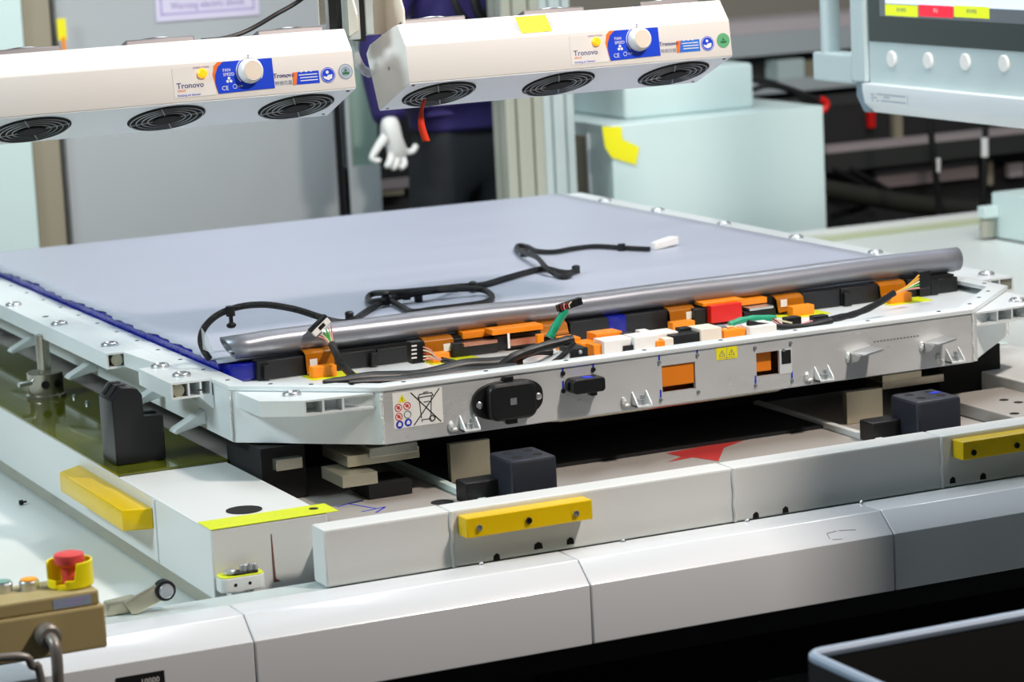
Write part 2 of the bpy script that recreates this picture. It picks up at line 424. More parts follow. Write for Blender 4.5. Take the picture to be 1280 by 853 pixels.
for i in range(4):
    MB().box(xs[i]+0.0006, xs[i+1]-0.0006, -0.31, -0.255, 0.551, 0.645).build('front_rail', 'white', pl, 0.004)
    if i: MB().tube([(xs[i]+0.0012*math.sin(k*1.7), -0.3105, 0.552+0.0115*k) for k in range(9)], 0.0035, 8).build('weld_bead', 'white', pl, smooth=True)
MB().box(-0.21, XR+.2, -0.255, -0.20, 0.555, 0.60).build('rail_web', 'white', pl)
# green polyurethane sheet and tape on the beam tops
GS = MB().box(-0.386, -0.184, 0.285, 2.30, 0.6455, 0.650).build('cover_sheet', 'sheetgreen', pl, 0.001, label='glossy olive green plastic sheet')
MB().box(XR+.002, XR+.208, 0.36, 2.30, 0.6455, 0.650).build('cover_sheet', 'mint', pl, 0.001)
MB().box(-0.384, -0.165, -0.2005, -0.135, 0.6455, 0.6462).build('tape_strip', 'tape', pl, label='yellow green tape strip')
q = P(305, 637, Z=0.6465)
MB().lathe([(0.030, 0), (0.030, 0.0006)], (q.x, q.y, 0.6455), (0, 0, 1), 28).build('access_hole', 'hole', pl, label='dark round hole in the beam top')
q = P(392, 636, Z=0.6465)
MB().lathe([(0.008, 0), (0.008, 0.0006)], (q.x, q.y, 0.6462), (0, 0, 1), 12).build('tape_hole', 'hole', pl)
MB().tube([(-0.3855, 0.085, 0.535+0.0135*k) for k in range(9)], 0.003, 8).build('weld_bead', 'white', pl, smooth=True)
# yellow bumper pads
b = MB(); b.prismZ([(-0.385, 0.10), (-0.435, 0.115), (-0.435, 0.49), (-0.385, 0.53)], 0.588, 0.625); b.build('bumper_pad', 'yellowpu', pl, 0.003, label='yellow bumper pad on the beam side')
def front_pad(pxl, pxr, screws):
    x0 = P(pxl, 660, Y=-0.345).x; x1 = P(pxr, 640, Y=-0.345).x
    pd = MB().box(x0, x1, -0.345, -0.311, 0.604, 0.637).build('bumper_pad', 'yellowpu', pl, 0.002, label='yellow bumper pad on the front rail')
    for px, py, m in screws:
        q = P(px, py, Y=-0.346)
        MB().lathe([(0.0085, 0), (0.0085, 0.0006), (0.0055, 0.0006)], (q.x, -0.345, q.z), (0, -1, 0), 18).build('counterbore', 'yellowpu', pd)
        MB().lathe([(0.0052, 0), (0.0052, 0.003), (0.003, 0.003), (0.003, 0.001)], (q.x, -0.3455, q.z), (0, -1, 0), 14).build('screw', m, pd)
front_pad(583, 741, ((599, 660, 'zinc'), (661, 651, 'hole'), (720, 642, 'zinc')))
front_pad(1206, 1420, ((1217, 566, 'hole'), (1271, 557, 'hole')))
for px, py, w in ((673, 683, .016), (713, 677, .014), (945, 645, .012), (982, 638, .012), (1191, 601, .012), (1229, 596, .013), (621, 697, .012)):
    q = P(px, py, Y=-0.3105); MB().prismY([(q.x-w/2, q.z-.005), (q.x+w/2, q.z-.005), (q.x+w*.4, q.z+.004), (q.x, q.z+.007), (q.x-w*.45, q.z+.003)], -0.3108, -0.3102).build('scuff_mark', 'hole', pl)
# rust run on the beam end and pen marks on the floor plate
fb = Face((0, -0.2003, 0.53), (1, 0, 0), (0, 0, 1))
a, b_ = fb.at(339, 668); c, d = fb.at(345, 728)
fb.poly([(a-.0008, b_), (a+.0008, b_), (c+.0005, d+.006), (c+.009, d), (c-.004, d)], 0, 0.0003, 'rust_run', 'rust', pl)
ff = Face((0, 0, 0.6002), (1, 0, 0), (0, 1, 0))
for pts in (((421, 634), (455, 625), (435, 630), (470, 636)), ((452, 640), (482, 634), (470, 641))):
    uv = [ff.at(*p) for p in pts]
    ff.strokes([(uv[i][0], uv[i][1], uv[i+1][0], uv[i+1][1]) for i in range(len(uv)-1)], 0.003, 0, 0.0003, 'pen_mark', 'bluepen', pl)
uv = [ff.at(*p) for p in ((832, 567), (880, 558), (930, 551), (905, 560), (898, 577), (866, 572), (835, 578), (852, 571))]
ff.poly(uv, 0, 0.0003, 'arrow_print', 'redarrow', pl, label='red arrow printed on the floor plate')
q = P(553, 628, Z=0.6003); MB().lathe([(0.02, 0), (0.02, 0.0005)], (q.x, q.y, 0.6001), (0, 0, 1), 24).build('floor_hole', 'hole', pl)
yb = ff.at(860, 561)[1]
MB().box(0.13, 0.93, yb, 2.2, 0.6004, 0.606).build('black_sheet', 'matte', pl)  # flat black sheet over the rear of the floor plate
q0 = P(485, 575, Z=0.60); q1 = P(590, 626, Z=0.60)
MB().box(q1.x-.006, q1.x+.008, -0.22, 0.5, 0.6004, 0.612).build('angle_bar', 'mint', pl, 0.001)
q0 = P(1075, 548, Z=0.60)
MB().box(q0.x-.008, q0.x+.006, -0.22, 0.5, 0.6004, 0.612).build('angle_bar', 'white', pl, 0.001)
# clamping blocks in front of the pack
def clamp(x0, x1, plate):
    c = MB().box(x0, x1, -0.178, -0.085, 0.601, 0.680).build('clamp_block', 'clampblack', pl, 0.006)
    for i in (0.27, 0.73):
        for j in (0.3, 0.72):
            MB().lathe([(0.0085, 0), (0.0085, 0.0005)], (x0+(x1-x0)*i, -0.178+.093*j, 0.680), (0, 0, 1), 16).build('bolt_hole', 'hole', c)
    MB().box(x0-.06, x0+.02, -0.12, -0.075, 0.602, 0.640).build('slide_rod', 'black', pl, 0.003)
    bp('end_plate', 'nickel', pl, *plate, 0.06, 0.014, 0.001, zb=0.601)
    return c
clamp(0.156, 0.241, (562, 556, 612, 600))
c2 = clamp(0.958, 1.051, (1058, 491, 1103, 527))
q = P(1168, 491, Z=0.6806); MB().prismZ([(q.x-.012, q.y-.006), (q.x+.014, q.y-.004), (q.x+.010, q.y+.008), (q.x-.008, q.y+.006)], 0.6802, 0.6806).build('pen_smear', 'bluepen', c2)
# steel packers under the pack
bp('steel_packer', 'nickel', pl, 434, 571, 524, 585, 0.04, 0.12, 0.001)
bp('steel_packer', 'steel', pl, 462, 561, 522, 573, 0.03, 0.12, 0.001)
bp('steel_packer', 'nickel', pl, 428, 596, 472, 611, 0.0, 0.10, 0.001)
bp('steel_packer', 'steel', pl, 345, 576, 378, 590, 0.10, 0.05, 0.001)
bp('steel_packer', 'steel', pl, 1103, 478, 1180, 488, 0.14, 0.06, 0.001)
bp('steel_packer', 'nickel', pl, 1103, 470, 1152, 479, 0.12, 0.06, 0.001)
MB().box(-0.18, -0.10, 0.12, 0.30, 0.601, 0.695).build('support_pad', 'matte', pl)
MB().box(1.22, 1.36, 0.15, 0.35, 0.601, 0.695).build('support_pad', 'matte', pl)
MB().box(-0.02, 0.06, 0.03, 0.12, 0.601, 0.625).build('support_pad', 'matte', pl)
MB().box(-0.1, 1.2, 0.32, 0.36, 0.607, 0.69).build('cross_member', 'matte', pl)
# raised bracket ledge at the right beam
q = P(1205, 505, Z=0.625)
MB().box(q.x, XR, -0.2, 0.08, 0.601, 0.625).build('bracket_ledge', 'floorpale', pl, 0.002)
for px, py in ((1255, 500), (1273, 503), (1268, 517)):
    r = P(px, py, Z=0.6255)
    if r.x < XR-.01: MB().lathe([(0.009, 0), (0.009, 0.0004)], (r.x, r.y, 0.6252), (0, 0, 1), 16).build('bolt_hole', 'hole', pl)
# black guide block standing on the green sheet
gb = MB()
gb.prismY([(-0.368, 0.6505), (-0.276, 0.6505), (-0.276, 0.731), (-0.311, 0.733), (-0.312, 0.772), (-0.320, 0.784), (-0.330, 0.788), (-0.350, 0.789), (-0.3685, 0.767)], 0.352, 0.432)
gbo = gb.build('guide_block', 'blackblock', pl, 0.002)
for y in (0.372, 0.404):
    MB().prismY([(-0.366, 0.7705), (-0.352, 0.7875), (-0.334, 0.7885), (-0.334, 0.7892), (-0.3525, 0.7897), (-0.3668, 0.7715)], y, y+0.013).build('slot', 'hole', gbo)
MB().box(-0.308, -0.280, 0.375, 0.395, 0.7318, 0.7333).build('slot', 'hole', gbo)
# locating pin with turned base
q = P(58, 496, Z=0.65)
pn = MB().lathe([(0.040, 0), (0.040, 0.006), (0.036, 0.008), (0.036, 0.050), (0.034, 0.052)], (q.x, q.y, 0.6502), (0, 0, 1), 32).build('locating_pin', 'steel', pl, smooth=True)
MB().lathe([(0.0135, 0), (0.0135, 0.075)], (q.x, q.y, 0.702), (0, 0, 1), 20).build('pin_shaft', 'steel', pn, smooth=True)
dl = (V((CAM.x, CAM.y))-V((q.x, q.y))).normalized()
for an in (0.0, 0.75):
    ca, sa = math.cos(an), math.sin(an); dd = V((dl.x*ca-dl.y*sa, dl.x*sa+dl.y*ca, 0)); o_ = V((q.x, q.y, 0.680))+dd*0.0355
    MB().lathe([(0.0085, 0), (0.0085, 0.001)], o_, dd, 16).build('cross_hole', 'hole', pn)
MB().cyl((q.x-0.034, q.y-0.012, 0.684), (q.x-0.06, q.y-0.02, 0.684), 0.005, 12).build('set_screw', 'zinc', pn, smooth=True)
for px, py in ((93, 497), (109, 505)):
    r = P(px, py, Z=0.65); MB().lathe([(0.005, 0), (0.004, 0.006)], (r.x, r.y, 0.65), (0, 0, 1), 12).build('bolt_head', 'zinc', pl, smooth=True)
# latch at the corner of the pallet
q = P(300, 725, Y=-0.225)
lt = MB(); lt.prismZ(rrect(q.x-0.035, q.x+0.04, -0.238, -0.201, 0.012), 0.548, 0.572); lto = lt.build('latch', 'white', pl, 0.002)
MB().prismZ(rrect(q.x-0.034, q.x+0.039, -0.237, -0.202, 0.011), 0.572, 0.5735).build('latch_top', 'tape', lto)
MB().prismZ(rrect(q.x-0.012, q.x+0.030, -0.232, -0.208, 0.004), 0.5735, 0.577).build('latch_plate', 'black', lto)
for dx, r_, h in ((-0.014, 0.010, 0.006), (0.008, 0.006, 0.011), (0.018, 0.006, 0.012), (0.027, 0.006, 0.010)):
    MB().lathe([(r_, 0), (r_, h*.7), (r_*.7, h)], (q.x+dx, -0.22, 0.5765), (0, 0, 1), 14).build('latch_pin', 'zinc', lto, smooth=True)
for dx in (-0.012, 0.012): MB().lathe([(0.0028, 0), (0.0028, 0.0006)], (q.x+dx, -0.238, 0.560), (0, -1, 0), 10).build('latch_hole', 'hole', lto)
MB().lathe([(0.018, 0), (0.018, 0.03)], (q.x-.005, -0.222, 0.5185), (0, 0, 1), 18).build('latch_post', 'zinc', lto)

# ================================================================== battery pack
pk = root('battery_pack', (0.6, 1.1, 0.70), 'open aluminium battery pack tray with orange connectors and black modules', 'battery pack')
ZT = 0.80
CHL, CHR = (-0.205, 0.187), (1.403, 0.187)
# front wall with its two windows
h1a = P(827, 458, Y=0); h1b = P(870, 486, Y=0); h2a = P(945, 442, Y=0); h2b = P(988, 466, Y=0)
HX = [0.0, h1a.x, h1b.x, h2a.x, h2b.x, 1.207]
b = MB()
def wall_cell(x0, x1, z0, z1): b.box(x0, x1, 0, 0.010, z0, z1)
wall_cell(HX[0], HX[1], 0.70, 0.792); wall_cell(HX[2], HX[3], 0.70, 0.792); wall_cell(HX[4], HX[5], 0.70, 0.792)
wall_cell(HX[1], HX[2], 0.70, h1b.z); wall_cell(HX[1], HX[2], h1a.z, 0.792)
wall_cell(HX[3], HX[4], 0.70, h2b.z); wall_cell(HX[3], HX[4], h2a.z, 0.792)
b.build('front_wall', 'alu_front', pk)
def mirrored(fn):
    for T in (None, Matrix(((-1, 0, 0, 1.198), (0, 1, 0, 0), (0, 0, 1, 0), (0, 0, 0, 1)))): fn(T)
def mk(T): m_ = MB(); m_.T = T; return m_
def sides(T):
    mk(T).prismZ([(0.002, 0), (0.010, 0.008), (-0.196, 0.196), (-0.205, 0.187)], 0.70, 0.792).build('corner_wall', 'alu', pk)
    mk(T).box(-0.205, -0.195, 0.187, 2.25, 0.70, 0.792).build('side_wall', 'alu', pk)
    mk(T).tube([(0.0+0.0008*math.sin(k*2.1), -0.001, 0.702+0.0088*k) for k in range(11)], 0.0028, 8).build('weld_seam', 'weld', pk, smooth=True)
    mk(T).tube([(-0.206, 0.186+0.0008*math.sin(k*2.3), 0.702+0.0088*k) for k in range(11)], 0.0026, 8).build('weld_seam', 'weld', pk, smooth=True)
    # hollow extruded mounting rails along the side
    for y0, y1, cells in ((0.655, 2.22, (-0.245,)), (0.275, 0.46, (-0.252, -0.230))):
        r_ = mk(T); t = 0.0035
        r_.box(-0.283, -0.208, y0, y1, ZT-t, ZT); r_.box(-0.283, -0.208, y0, y1, 0.770, 0.770+t)
        for x in (-0.283,)+cells+(-0.2115,): r_.box(x, x+t, y0, y1, 0.770+t, ZT-t)
        r_.box(-0.28, -0.21, y0+0.06, y0+0.063, 0.7735, 0.7965)
        r_.build('mounting_rail', 'alu', pk)
        for cx, cr in ((cells[0]-0.016, 0.0115),):
            mk(T).lathe([(cr, 0), (cr, 0.04)], (cx, y0+0.006, 0.785), (0, 1, 0), 20).build('rail_bushing', 'nickel', pk, smooth=True)
    mk(T).prismZ([(-0.236, 0.46), (-0.208, 0.44), (-0.208, 0.67), (-0.250, 0.655)], 0.772, ZT-0.0005).build('rail_bridge', 'alu', pk)
    # web under the second ear
    mk(T).prismY([(-0.232, 0.770), (-0.206, 0.770), (-0.206, 0.745)], 0.275, 0.46).build('rail_gusset', 'alu', pk)
    # corner ear of three open cells
    e = mk(T); poly = [(-0.196, 0.063), (-0.133, 0.018), (-0.006, 0.008), (-0.198, 0.182)]
    e.prismZ(poly, 0.7868, 0.790); e.prismZ(poly, 0.763, 0.7662)
    e.prismZ([(-0.196, 0.063), (-0.133, 0.018), (-0.131, 0.021), (-0.193, 0.066)], 0.7662, 0.7868)
    e.prismZ([(-0.196, 0.063), (-0.193, 0.066), (-0.195, 0.178), (-0.198, 0.182)], 0.7662, 0.7868)
    for x, y in ((-0.133, 0.018), (-0.101, 0.0155), (-0.066, 0.0127)):
        e.box(x, x+0.0035, y, y+0.06-(-0.133-x)*-0.5, 0.7662, 0.7868)
    e.prismZ([(-0.12, 0.075), (-0.012, 0.012), (-0.008, 0.014), (-0.11, 0.10)], 0.7662, 0.7868)
    e.build('corner_ear', 'alu', pk)
mirrored(sides)
MB().box(-0.205, 1.403, 2.24, 2.25, 0.70, 0.792).build('rear_wall', 'alu', pk)
MB().prismZ([(0.006, 0.004), (1.200, 0.004), (1.398, 0.19), (1.398, 2.245), (-0.2, 2.245), (-0.2, 0.19)], 0.698, 0.704).build('bottom_plate', 'alu', pk)
MB().prismZ([(0.012, 0.012), (1.195, 0.012), (1.385, 0.195), (1.385, 2.235), (-0.19, 2.235), (-0.19, 0.195)], 0.772, 0.780).build('tray_floor', 'alu', pk)
# rim flange
outer = [(0, -0.003), (1.198, -0.003), (1.406, 0.186), (1.406, 2.252), (-0.208, 2.252), (-0.208, 0.186)]
inner = [(0.012, 0.034), (1.186, 0.034), (1.370, 0.205), (1.370, 2.22), (-0.172, 2.22), (-0.172, 0.205)]
vs = [(x, y, z) for z in (0.792, ZT) for pg in (outer, inner) for x, y in pg]
fs = []
for i in range(6):
    j = (i+1) % 6
    fs += [(i, j, 6+j, 6+i), (12+i, 18+i, 18+j, 12+j), (i, 12+i, 12+j, j), (6+i, 6+j, 18+j, 18+i)]
b = MB(); b.add(vs, fs); b.build('rim_flange', 'alu', pk, 0.0012)
hm = MB().lathe([(0.0042, 0), (0.0042, 0.0005)], (0, 0, 0), (0, 0, 1), 12).mesh('rim_hole', 'hole')
for k in range(8): inst(hm, 'rim_hole', pk, (0.05+k*0.155, 0.018, ZT))
for k in range(14): inst(hm, 'rim_hole', pk, (-0.19, 0.24+k*0.13, ZT)); inst(hm, 'rim_hole', pk, (1.388, 0.24+k*0.13, ZT))
for t in (0.2, 0.5, 0.8):
    inst(hm, 'rim_hole', pk, (-0.185*t+0.006, 0.17*t+0.018, ZT)); inst(hm, 'rim_hole', pk, (1.19+0.185*t, 0.17*t+0.018, ZT))
bm_ = MB().lathe([(0.0165, 0), (0.0165, 0.004), (0.014, 0.0065), (0.0095, 0.0065), (0.0085, 0.001)], (0, 0, 0), (0, 0, 1), 24).mesh('bushing_collar', 'zinc', smooth=True)
for px, py in ((17, 382), (74, 406), (137, 432), (200, 459), (227, 470), (756, 252), (822, 264), (905, 281), (995, 298), (1094, 317), (1233, 344)):
    q = P(px, py, Z=ZT); inst(bm_, 'bushing_collar', pk, (q.x, q.y, ZT))
for px, py in ((365, 494), (1272, 377)):
    q = P(px, py, Z=0.79); inst(bm_, 'bushing_collar', pk, (q.x, q.y, 0.79))
for px, py in ((57, 396), (250, 488)):
    q = P(px, py, Z=ZT); inst(hm, 'rail_hole', pk, (q.x, q.y, ZT), None, (1.6, 1.6, 1))
# front lift brackets: stud between two triangular gussets
def u_bracket(px, py):
    x = P(px, py, Y=0).x; z = 0.706
    g = MB()
    g.box(x, x+0.030, -0.022, 0, z, z+0.0025)
    for dx in (0, 0.0275): g.prismX([(0, z), (-0.022, z), (-0.020, z+0.006), (0, z+0.026)], x+dx, x+dx+0.0025)
    o = g.build('lift_bracket', 'alu', pk)
    MB().lathe([(0.007, 0), (0.007, 0.010), (0.0045, 0.0105), (0.0045, 0.018)], (x+0.015, -0.011, z+0.0025), (0, 0, 1), 14).build('stud', 'zinc', o, smooth=True)
    s_ = MB(); s_.sphere((x-0.017, -0.002, z+0.010), 0.006, (0.9, 0.7, 1.6), 10); s_.sphere((x-0.012, -0.002, z+0.003), 0.005, (1.6, 0.7, 0.8), 10)
    s_.build('weld_blob', 'weld', o, smooth=True)
for px, py in ((575, 538), (790, 505), (1018, 474), (1182, 450)): u_bracket(px, py)
def wedge(px, py):
    q = P(px, py, Y=0); x, z = q.x, q.z; g = MB()
    g.add([(x, 0, z), (x+0.006, -0.045, z+0.002), (x+0.046, -0.045, z+0.008), (x+0.046, 0, z+0.008),
           (x, 0, z-0.004), (x+0.006, -0.045, z-0.002), (x+0.046, -0.045, z+0.004), (x+0.046, 0, z+0.004)],
          [(0, 1, 2, 3), (7, 6, 5, 4), (0, 4, 5, 1), (1, 5, 6, 2), (2, 6, 7, 3), (3, 7, 4, 0)])
    g.prismX([(0, z), (-0.04, z-0.001), (-0.03, z-0.012), (0, z-0.022)], x, x+0.003)
    o = g.build('hook_bracket', 'zinc', pk, 0.0008)
    MB().sphere((x-0.003, -0.002, z-0.008), 0.006, (0.8, 0.7, 1.8), 10).build('weld_blob', 'weld', o, smooth=True)
wedge(1061, 441); wedge(1153, 428)
def side_hook(px, py):
    q = P(px, py, X=-0.205); y, z = q.y, q.z; g = MB()
    g.prismY([(-0.205, z+0.012), (-0.262, z-0.016), (-0.268, z-0.022), (-0.262, z-0.026), (-0.205, z-0.012)], y, y+0.030)
    g.build('side_hook', 'alu', pk, 0.002)
for px, py in ((48, 424), (122, 456), (206, 487), (258, 521)): side_hook(px, py)
MB().tube([(0.33, 0.07, 0.690), (0.36, 0.05, 0.690), (0.80, 0.05, 0.690), (0.83, 0.07, 0.690)], 0.006, 10).build('under_pipe', 'steel', pk, smooth=True)

# ---- labels and fittings on the front wall
F0 = Face((0, -0.0002, 0.70), (1, 0, 0), (0, 0, 1))
a0, b1 = F0.at(490, 492); a1, _ = F0.at(552, 485); _, b0 = F0.at(492, 537)
lb = F0.rect(a0, a1, b0, b1, 0, 0.0004, 'hazard_label', 'labelwhite', pk, label='white hazard label with crossed out wheelie bin')
W, H = a1-a0, b1-b0
def L(u, v): return a0+W*u, b0+H*v
x, y = L(0.19, 0.80)
t = F0.poly([(x-.0075, y-.005), (x+.0075, y-.005), (x, y+.009)], 0.0004, 0.0002, 'warning_triangle', 'yellowtag', lb)
F0.text('!', 0.010, x, y-.0035, 0.0007, 'ink', t, 'CENTER')
for k, (u, v, m) in enumerate(((0.11, 0.58, 'redink'), (0.285, 0.60, 'redink'), (0.11, 0.33, 'redink'), (0.285, 0.36, 'greyink'))):
    x, y = L(u, v); rg = MB(); rg.ring(F0.pt(x, y, 0.0005), F0.n, 0.0062, 0.0008, 20, 5)
    o = rg.build('prohibition_sign' if m == 'redink' else 'recycling_sign', m, lb)
    if m == 'redink':
        F0.strokes([(x-.0042, y+.0042, x+.0042, y-.0042)], 0.0014, 0.0004, 0.0003, 'slash', 'redink', o)
        F0.poly(circ(x, y, 0.0030, 10), 0.0004, 0.0002, 'pictogram', 'redink', o)
for u, v in ((0.115, 0.09), (0.29, 0.115)):
    x, y = L(u, v+.02); o = F0.poly(circ(x, y, 0.0068, 20), 0.0004, 0.0002, 'mandatory_sign', 'bluepen', lb)
    F0.poly([(x-.003, y-.003), (x+.003, y-.003), (x+.0035, y+.0015), (x, y+.0045), (x-.003, y+.001)], 0.0006, 0.0002, 'pictogram', 'labelwhite', o)
bx = lambda u, v: L(u, v)
lines = []
for (u0, v0, u1, v1) in ((0.37, 0.95, 0.95, 0.04), (0.95, 0.97, 0.40, 0.03)):
    lines.append((*L(u0, v0), *L(u1, v1)))
F0.strokes(lines, 0.0020, 0.0004, 0.0002, 'cross', 'ink', lb)
seg = [(0.53, 0.78, 0.56, 0.20), (0.78, 0.78, 0.75, 0.20), (0.56, 0.16, 0.75, 0.16), (0.50, 0.78, 0.82, 0.80), (0.54, 0.87, 0.80, 0.88), (0.51, 0.79, 0.55, 0.87), (0.79, 0.87, 0.82, 0.80), (0.62, 0.64, 0.74, 0.65), (0.62, 0.91, 0.72, 0.92), (0.57, 0.16, 0.57, 0.10)]
F0.strokes([(*L(s_[0], s_[1]), *L(s_[2], s_[3])) for s_ in seg], 0.0015, 0.0006, 0.0002, 'bin_outline', 'ink', lb)
x, y = L(0.78, 0.17); rg = MB(); rg.ring(F0.pt(x, y, 0.0006), F0.n, 0.0048, 0.0012, 20, 5); rg.build('bin_wheel', 'ink', lb)
# yellow warning label
a0, b1 = F0.at(895, 436); a1, _ = F0.at(921, 432); _, b0 = F0.at(895, 451)
yl = F0.rect(a0, a1, b0, b1, 0, 0.0004, 'warning_label', 'yellowtag', pk, label='small yellow warning label with two symbols')
for u in (0.27, 0.73):
    x = a0+(a1-a0)*u; y = b0+(b1-b0)*0.5
    F0.strokes([(x-.006, y-.004, x+.006, y-.004), (x+.006, y-.004, x, y+.006), (x, y+.006, x-.006, y-.004), (x, y-.002, x, y+.003)], 0.0010, 0.0004, 0.0002, 'symbol', 'greyink', yl)
F0.strokes([((a0+a1)/2, b0, (a0+a1)/2, b1), (a0+.004, b0+.003, a1-.004, b0+.003)], 0.0007, 0.0004, 0.0002, 'divider', 'greyink', yl)
# engraved line of small print
a0, b0 = F0.at(1092, 430); a1, _ = F0.at(1150, 421)
F0.strokes([(a0+(a1-a0)*k/14, b0+0.0035, a0+(a1-a0)*(k+0.6)/14, b0+0.0035) for k in range(14)], 0.0028, 0, 0.0002, 'engraved_print', 'greyink', pk)
# black oval vent cover
cx, cz = F0.at(633.5, 499)
def ov(rx, rz, n=40, e=2.6):
    return [(cx+rx*math.copysign(abs(math.cos(t))**(2/e), math.cos(t)), cz+rz*math.copysign(abs(math.sin(t))**(2/e), math.sin(t))) for t in [2*math.pi*i/n for i in range(n)]]
vc = F0.poly(ov(0.067, 0.0345), 0, 0.008, 'vent_cover', 'black', pk, 0.002)
F0.poly(rrect(cx-0.044, cx+0.046, cz-0.0325, cz+0.0325, 0.016), 0.008, 0.020, 'vent_cap', 'black', vc, 0.005)
F0.rect(cx-.006, cx+.006, cz-.006, cz+.006, 0.0281, 0.0003, 'cap_mark', 'greyink', vc)
for dx, dz in ((-0.056, -0.003), (0.057, -0.001)):
    MB().lathe([(0.0062, 0), (0.0062, 0.0015), (0.004, 0.003)], F0.pt(cx+dx, cz+dz, 0.008), F0.n, 14).build('vent_screw', 'zinc', vc, smooth=True)
F0.rect(cx-.008, cx+.010, cz+.0335, cz+.041, 0.001, 0.010, 'vent_tab', 'black', vc, 0.001)
F0.rect(cx-.006, cx+.014, cz-.043, cz-.0335, 0.001, 0.010, 'vent_tab', 'black', vc, 0.001)
# connector socket
cx, cz = F0.at(726, 479)
cn = F0.poly(rrect(cx-.030, cx+.032, cz-.013, cz+.013, 0.007), 0, 0.034, 'connector_socket', 'black', pk, 0.002)
F0.poly(rrect(cx-.034, cx+.036, cz-.009, cz+.009, 0.005), 0.010, 0.006, 'socket_collar', 'black', cn, 0.001)
F0.rect(cx+.006, cx+.018, cz-.020, cz-.012, 0.012, 0.016, 'socket_latch', 'black', cn, 0.001)
MB().box(cx-.006+0, cx+.012, -0.030, -0.012, 0.70+cz+.0131, 0.70+cz+.0136).build('ink_mark', 'bluepen', cn)
# bolt holes, most of them ticked with blue marker
for px, py, st in ((703.5, 467, 1), (704, 489, 1), (741.5, 462, 1), (824, 453, 1), (871.5, 444, 1), (826, 500, 1), (873, 490, 0), (943.5, 435, 0), (988, 429, 0), (944.5, 482, 1), (990, 476, 1), (979, 438, 0)):
    x, z = F0.at(px, py); r_ = 0.0046 if px < 760 else 0.0034
    o = MB().lathe([(r_, 0), (r_*.8, 0.003)], F0.pt(x, z, 0), F0.n, 12).build('panel_screw', 'black' if px < 760 else 'greyink', pk)
    if st: F0.strokes([(x, z+.004, x+.0006, z+.018)], 0.0032, 0.0001, 0.0003, 'marker_tick', 'bluepen', o)
# what shows in the windows
MB().box(HX[1]+.001, HX[2]-.001, 0.003, 0.06, h1b.z+0.010, h1a.z-0.001).build('service_plug', 'orangedeep', pk, 0.002)
MB().box(HX[1]-.02, HX[2]+.02, 0.062, 0.066, 0.705, 0.772).build('window_back', 'orangedeep', pk)
MB().box(HX[3]+.001, HX[3]+(HX[4]-HX[3])*.56, 0.014, 0.06, h2b.z+.006, h2a.z-.001).build('service_plug', 'orangedeep', pk, 0.002)
MB().box(HX[3]-.02, HX[4]+.03, 0.062, 0.066, 0.705, 0.772).build('window_back', 'copper', pk)
a, b_ = F0.at(974, 439); c, _ = F0.at(988, 437); _, d = F0.at(974, 456)
fr = F0.rect(a, c+.002, d-.018, b_+.002, -0.006, 0.0065, 'window_tab', 'alu', pk)
F0.rect(a+.004, c, d, b_, 0.0006, 0.0005, 'tab_opening', 'hole', fr)

# ---- inside the tray
ym = 0.296
MB().box(-0.168, 1.372, 0.35, 2.14, 0.7803, 0.8135).build('cell_stack', 'blue', pk, 0.002, label='cells wrapped in blue film')
MB().box(-0.10, 1.36, 0.305, 0.56, 0.7803, 0.8145).build('module_top', 'matte', pk)
q0 = P(285, 463, Y=ym+.01); q1 = P(321, 452, Y=ym+.01)
MB().box(-0.16, q1.x, ym+.012, 0.36, 0.7803, 0.812).build('wrapped_corner', 'blue', pk, 0.004)
def plate(xl, yt, xr, yb, m='slate', dy=0.0, depth=0.03, name='module_plate'): return bp(name, m, pk, xl, yt, xr, yb, ym+dy, depth, 0.0018, zb=0.7803)
A = plate(321, 452.5, 381, 474)
for xl, yt, xr in ((417, 443, 470), (471, 437, 520), (566, 424, 578), (712, 403, 761), (782, 394, 836), (1003, 367, 1050), (1051, 361, 1101)): plate(xl, yt, xr, 474)
plate(760, 397, 783, 420, 'blue'); plate(1134, 350, 1150, 370, 'black'); plate(1150, 352, 1172, 372, 'black', -0.01); plate(1172, 349, 1197, 368, 'black')
def latch_clip(px, py): bp('module_clip', 'black', pk, px, py, px+9, py+17, ym-0.012, 0.012, 0.0015)
for px, py in ((330, 458), (464, 442), (1056, 367), (1164, 353)): latch_clip(px, py)
def flex(xl, yt, xr, yb, lab=True, bar=None, tape=True):
    a = P(xl, yt, Y=ym-.004); c = P(xr, yt-.12*(xr-xl), Y=ym-.004); z0 = P(xl, yb, Y=ym-.004).z; z1 = a.z
    g = MB(); pts = [(ym+.04, z1-.004), (ym+.02, z1), (ym+.004, z1-.001), (ym-.006, z1-.006), (ym-.008, (z0+z1)/2), (ym-.010, z0+.004), (ym-.014, z0)]
    top = pts+[(y+.0015, z-.0015) for y, z in reversed(pts)]
    g.prismX(top, a.x, c.x); o = g.build('flex_strip', 'amber', pk, smooth=True, label='amber flexible circuit strip')
    if lab:
        xm = a.x+(c.x-a.x)*(0.12 if lab == 'L' else 0.62)
        MB().box(xm, xm+.014, ym-.0095, ym-.0088, z0+(z1-z0)*.30, z0+(z1-z0)*.30+.014).build('code_label', 'labelwhite', o)
    if bar: bp('connector_bar', 'orange', pk, *bar, ym-.045, 0.022, 0.0015, zb=0.7803)
    if tape:
        x0 = a.x-.01; MB().box(x0, c.x+.03, ym-.06, ym-.005, 0.7802, 0.7808).build('tape_patch', 'tape', pk)
flex(381, 439, 416, 468, 'L', (391, 460, 421, 470))
flex(530, 424, 566, 450, 'R', (541, 443, 562, 452))
flex(674, 405, 708, 420, None, None, False)
flex(836, 386, 868, 408, 'R', (841, 404, 869, 413))
flex(970, 371, 1003, 390, 'L', (991, 384, 1018, 393))
flex(1099, 354, 1131, 372, None, (1113, 369, 1140, 380))
